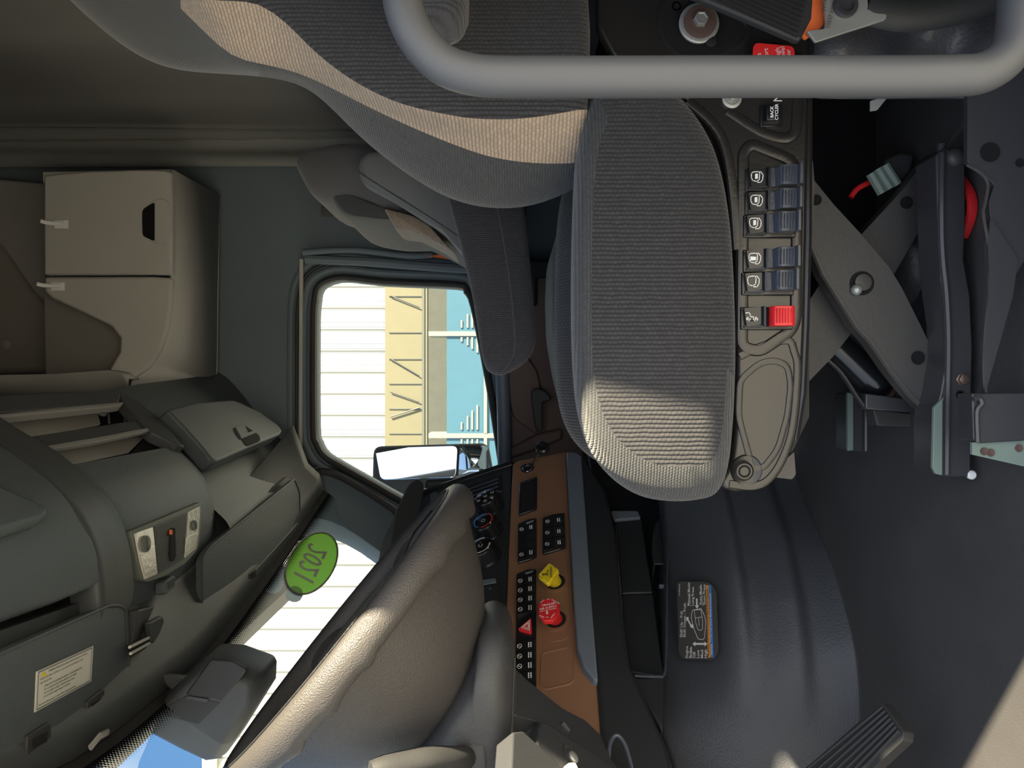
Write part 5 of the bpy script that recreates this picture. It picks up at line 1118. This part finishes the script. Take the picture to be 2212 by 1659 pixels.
for s_, x in (('Engine', 1484), ('Brake', 1492), ('Off', 1500.5), ('Low', 1508.5), ('Med', 1517), ('High', 1525)): D_t(s_, x, 1422, .0090)
D_t('22-68808-000', 1468, 1287, .0045)
n = TP[1]
def rb(pts, w=.0012, closed=False, mb=w1, mi=0): ribbon(mb, [Q(x, y, TP, LF) for x, y in pts], w, n, mi, closed)
rb([(1490, 1262), (1492, 1310)], .0007); rb([(1516, 1270), (1518, 1308)], .0007); rb([(1494, 1396), (1496, 1422)], .0007)
rb([(1494, 1325), (1497, 1318), (1515, 1315), (1522, 1330), (1525, 1345), (1522, 1378), (1518, 1382), (1508, 1380), (1500, 1360), (1494, 1338)], .0012, True)
rb([(1500, 1318), (1514, 1317), (1518, 1340), (1518, 1358), (1514, 1362), (1508, 1360), (1503, 1345)], .001, True); rb([(1502, 1335), (1516, 1333)], .001); rb([(1509, 1335), (1511, 1352)], .001)
w1.prism([Q(x, y, TP, LF) for x, y in [(1503.5, 1293), (1506.5, 1293), (1507, 1308), (1510, 1308), (1506, 1315), (1501, 1308), (1504, 1308)]], n * .0003)
w1.prism([Q(x, y, TP, LF) for x, y in [(1496, 1391), (1502, 1386), (1502, 1389), (1522, 1389), (1522, 1386), (1528, 1391), (1522, 1396), (1522, 1393), (1502, 1393), (1502, 1396)]], n * .0003)
w1.prism([Q(x, y, TP, LF) for x, y in [(1482, 1333), (1488, 1333), (1487, 1337), (1493, 1349), (1497, 1349), (1497, 1358), (1491, 1354), (1491, 1351), (1485, 1340), (1483, 1342)]], n * .0003)
obj('lettering', w1, 'white', dc, smooth=False)
dcl('warning_bar', [(1525, 1264), (1530, 1264), (1535, 1420), (1529, 1420)], .0204, 'orange_ink'); dcl('notice_bar', [(1531, 1264), (1536, 1264), (1541, 1420), (1536, 1420)], .0204, 'blue_ink')
w2 = MB(); D_t('Read Driver\'s Instruction Manual Before Operating', 1529.8, 1387, .0050, mb=w2); 
D_t('WARNING', 1532, 1418, .0050, mb=w2)
obj('lettering', MB().add([p + n * .0004 for p in w2.v], w2.f), 'ink', dc, smooth=False)
w2 = MB(); D_t('To Start Gear Selector Must Be In N (Neutral)', 1536, 1387, .0050, mb=w2); D_t('NOTICE', 1538, 1415, .0055, mb=w2)
obj('lettering', MB().add([p + n * .0004 for p in w2.v], w2.f), 'white', dc, smooth=False)
# ================================================================== pedal
pdl = thing('foot_pedal', 'ribbed black rubber foot pedal above the floor mat near the tunnel', 'pedal', P(1900, 1560, 1.0))
PP = plane(P(1905, 1519, 1.02), P(1952, 1583, .98), P(1740, 1660, 1.1))
obj('pad', pslab(rnd([(1902, 1518), (1908, 1520), (1952, 1580), (1950, 1600), (1800, 1740), (1640, 1740), (1742, 1658)], 4), PP, 0, .02), 'rubber', pdl, bevel=.003)
mb = MB()
for i in range(7):
    t = (i + .3) / 6.8; a = Vector((1906, 1524)).lerp(Vector((1946, 1582)), t); b_ = Vector((1725, 1672)).lerp(Vector((1800, 1740)), t); mb.tube([Q(a.x, a.y, PP, .001), Q(b_.x, b_.y, PP, .001)], .0028, 6)
obj('pad_rib', mb, 'rubber', pdl)
obj('pedal_frame', MB().prism([Q(x, y, PP, -.012) for x, y in [(1948, 1588), (1955, 1596), (1945, 1615), (1880, 1668), (1800, 1740), (1790, 1720)]], -PP[1] * .012), 'grey_green', pdl, bevel=.002)
# ================================================================== steering wheel and column
INC = .697; YAW = -.055; R0 = .240
def rz(v): return Vector((v[0] * math.cos(YAW) - v[1] * math.sin(YAW), v[0] * math.sin(YAW) + v[1] * math.cos(YAW), v[2]))
EU = rz((0, math.cos(INC), math.sin(INC))); NRM = rz((0, -math.sin(INC), math.cos(INC))); EX = rz((1, 0, 0))
WC = Vector((1.0763, .3521, CZ + .2288))
sw = thing('steering_wheel', 'large grey brown leather grained steering wheel seen edge on from the left', 'steering wheel', WC)
def wp(ang, r, h=0): return WC + EX * math.cos(ang) * r + EU * math.sin(ang) * r + NRM * h
rings = []; NA = 96
for i in range(NA):
    a = 2 * math.pi * i / NA; er = EX * math.cos(a) + EU * math.sin(a); c = WC + er * R0
    ad = math.degrees(a) % 360; g = .003 * max(0, math.sin(math.radians(ad * 22))) if 222 < ad < 268 or 160 < ad < 200 else 0
    ring = []
    for k in range(18):
        b_ = 2 * math.pi * k / 18; rr = .0185 + (g if math.cos(b_) < 0 else 0); ring.append(c + er * math.cos(b_) * rr * .95 + NRM * math.sin(b_) * (.021 + (g * 2 if math.sin(b_) < 0 else 0)))
    rings.append(ring)
rings.append(rings[0]); mb = MB(); mb.loft(rings, True, False); rim = obj('rim', mb, 'wheel_leather', sw, angle=85); OFF[rim.name] = OFF[sw.name]
obj('rim_seam', MB().tube([wp(2 * math.pi * k / 96, R0 - .005, .0215) for k in range(96)], .0014, 5, closed=True), 'wheel_dark', rim)
# back shell: bowl merging into four spokes
mb = MB(); rr = [(.224, -.010), (.212, -.030), (.196, -.055), (.178, -.085), (.156, -.112), (.122, -.145), (.085, -.168), (.055, -.18)]
def sp_r(a, base, k):
    # wider towards the bottom and side spokes, drawn in between them
    return base * (1 + .10 * max(0, -math.sin(a)) * (1 - k) + .03 * math.cos(2 * a))
mb.loft([[wp(2 * math.pi * i / 64, sp_r(2 * math.pi * i / 64, r * (1 - .05 * (abs(math.sin(2 * (2 * math.pi * i / 64) - .6)) ** 3) * (1 if j < 2 else .5 if j < 4 else 0)), j / 8), h) for i in range(64)] for j, (r, h) in enumerate(rr)], True, True); obj('back_cover', mb, 'wheel_leather', sw, angle=85)
for a in (math.radians(180 + 20), math.radians(180 - 38), math.radians(-90), math.radians(-20), math.radians(38)):
    w_ = .05 if a != math.radians(-90) else .06; er = EX * math.cos(a) + EU * math.sin(a); et = NRM.cross(er); mb = MB()
    mb.loft([[WC + er * r + et * w_ * wd * math.cos(t) + NRM * (h + .014 * math.sin(t)) for t in [k * math.pi / 8 for k in range(16)]] for r, h, wd in ((R0, -.002, .8), (.205, -.008, .9), (.17, -.03, 1.2), (.12, -.05, 1.4))])
    obj('spoke', mb, 'wheel_leather', sw, angle=85)
mb = MB().lathe(WC - NRM * .05, NRM, [(0, .11), (.035, .11), (.05, .10), (.058, .07), (.06, 0)], 40); obj('horn_pad', mb, 'wheel_leather', sw, angle=60)
for a in (math.radians(205), math.radians(160)): obj('cover_screw', MB().lathe(wp(a, .12, -.083), (WC - NRM * .2 - wp(a, .1, 0)).normalized() * -1, [(0, .010), (.002, .009), (.0, .007)]), 'wheel_dark', sw)
obj('spoke_pad', slab(rnd([(700, 1535), (735, 1470), (790, 1430), (835, 1436), (908, 1542), (850, 1608), (715, 1582)], 14), .928, .06), 'wheel_leather', sw, bevel=.02, bseg=4, angle=60)
obj('spoke_rib', MB().tube(smoothpath([P(810, 1310, .99), P(870, 1338, .985), P(950, 1375, 1.0), P(1000, 1405, 1.02)], 4), .018, 10, flat=.6), 'wheel_leather', sw)
obj('switch_pod', slab([(985, 1058), (960, 1112), (900, 1185), (868, 1208), (892, 1150), (950, 1080)], 1.22, .02), 'gloss_black', sw, bevel=.004)
# column shroud
col = thing('steering_column', 'dark speckled steering column shroud with stalk below the wheel', 'steering column', WC - NRM * .25)
pr0 = [(1036, 1366), (1066, 1356), (1096, 1372), (1110, 1410), (1116, 1500), (1118, 1600), (1110, 1760), (860, 1760), (890, 1640), (930, 1560), (985, 1480), (1022, 1420)]
pr = rnd(pr0, 18, 4); mb = MB(); q = [P(x, y, 1.0) for x, y in pr]; c0 = P(1020, 1560, 1.0)
mb.loft([[c0 + (p - c0) * s_ + Vector((x, 0, 0)) for p in q] for x, s_ in ((-.042, .45), (-.036, .62), (-.022, .80), (-.004, .92), (.02, .99), (.05, 1.0), (.13, 1.0), (.16, .95), (.18, .8))]); obj('shroud', mb, 'column_plastic', col, angle=80, sub=1)
obj('stalk', MB().tube(smoothpath([P(1010, 1636, .96), P(985, 1640, .93), P(930, 1640, .90), (P(870, 1652, .88)), P(800, 1668, .86)], 4), [.012, .014, .0155, .0155, .0155, .0155, .0155, .0155, .0155, .0155, .0155, .0155, .0155, .0155, .0155, .014, .012], 14), 'rubber', col)
obj('stalk_boot', MB().lathe(P(1010, 1632, .98), (-.35, 0, .9), [(-.012, .036), (0, .034), (.012, .027), (.016, .02), (.012, .018)], 28), 'column_plastic', col)
obj('shroud_seam', MB().tube(smoothpath([P(x, y, .965) for x, y in [(1112, 1420), (1108, 1500), (1106, 1600), (1104, 1700)]], 4), .0012, 5), 'black', col)
# lower column bracket and knee panels
kb = thing('knee_panel', 'grey angular column support panel with a round bolt opening', 'knee panel', P(1230, 1600, 1.1))
KP = plane(P(1165, 1555, 1.06), P(1300, 1600, 1.18), P(1330, 1700, 1.10))
obj('upper_plate', pslab(rnd([(1108, 1440), (1140, 1470), (1215, 1530), (1265, 1556), (1300, 1590), (1320, 1640), (1380, 1720), (1240, 1760), (1166, 1560), (1112, 1545)], 4), KP, .004, .03), 'column_plastic', kb, bevel=.003)
obj('side_plate', pslab([(1108, 1580), (1130, 1578), (1160, 1605), (1240, 1680), (1240, 1760), (1100, 1760)], KP, .02, .03), 'column_plastic', kb, bevel=.003)
obj('face_plate', pslab([(1168, 1558), (1190, 1566), (1335, 1660), (1400, 1760), (1240, 1760), (1160, 1608)], KP, .012, .02), 'column_plastic', kb, bevel=.003)
obj('bolt_hole', MB().lathe(Q(1233, 1630, KP, .0125), KP[1], [(0, .0155), (.001, .0155), (.001, .012), (-.0005, .010), (-.0005, 0)]), 'rail_metal', kb)
obj('bolt_head', MB().lathe(Q(1238, 1636, KP, .013), KP[1], [(0, .009), (.003, .008), (.005, .004), (.005, 0)]), 'zinc', kb)
obj('white_pin', pslab(rnd([(1226, 1648), (1243, 1646), (1250, 1662), (1256, 1700), (1226, 1700)], 5), KP, .022, .008), 'white', kb, bevel=.002)
obj('cable_loop', MB().tube(smoothpath([P(x, y, 1.16) for x, y in [(1315, 1640), (1318, 1605), (1332, 1588), (1348, 1605), (1360, 1640), (1372, 1690)]], 5), .0035, 8), 'lever_blue', kb)
obj('trim_edge', MB().tube(smoothpath([Q(x, y, KP, .006) for x, y in [(1215, 1562), (1222, 1572), (1228, 1578)]], 4), .004, 8), 'lever_blue', kb)
# small vent under the dash end
# ================================================================== camera and view
cam = bpy.data.cameras.new('Camera'); cam.sensor_width = 36; cam.sensor_fit = 'HORIZONTAL'; cam.lens = F / W * 36; cam.clip_start = .02
co = bpy.data.objects.new('Camera', cam); C.objects.link(co); co.location = CAM
M = Matrix(((0, 0, -1), (0, -1, 0), (-1, 0, 0)))      # picture right = down, picture up = rearwards, looking across the cab
co.rotation_euler = M.to_euler(); bpy.context.scene.camera = co
sc = bpy.context.scene; vs = sc.view_settings; vs.view_transform = 'Standard'; vs.look = 'None'; vs.gamma = 1; vs.use_curve_mapping = False; vs.exposure = EXPO
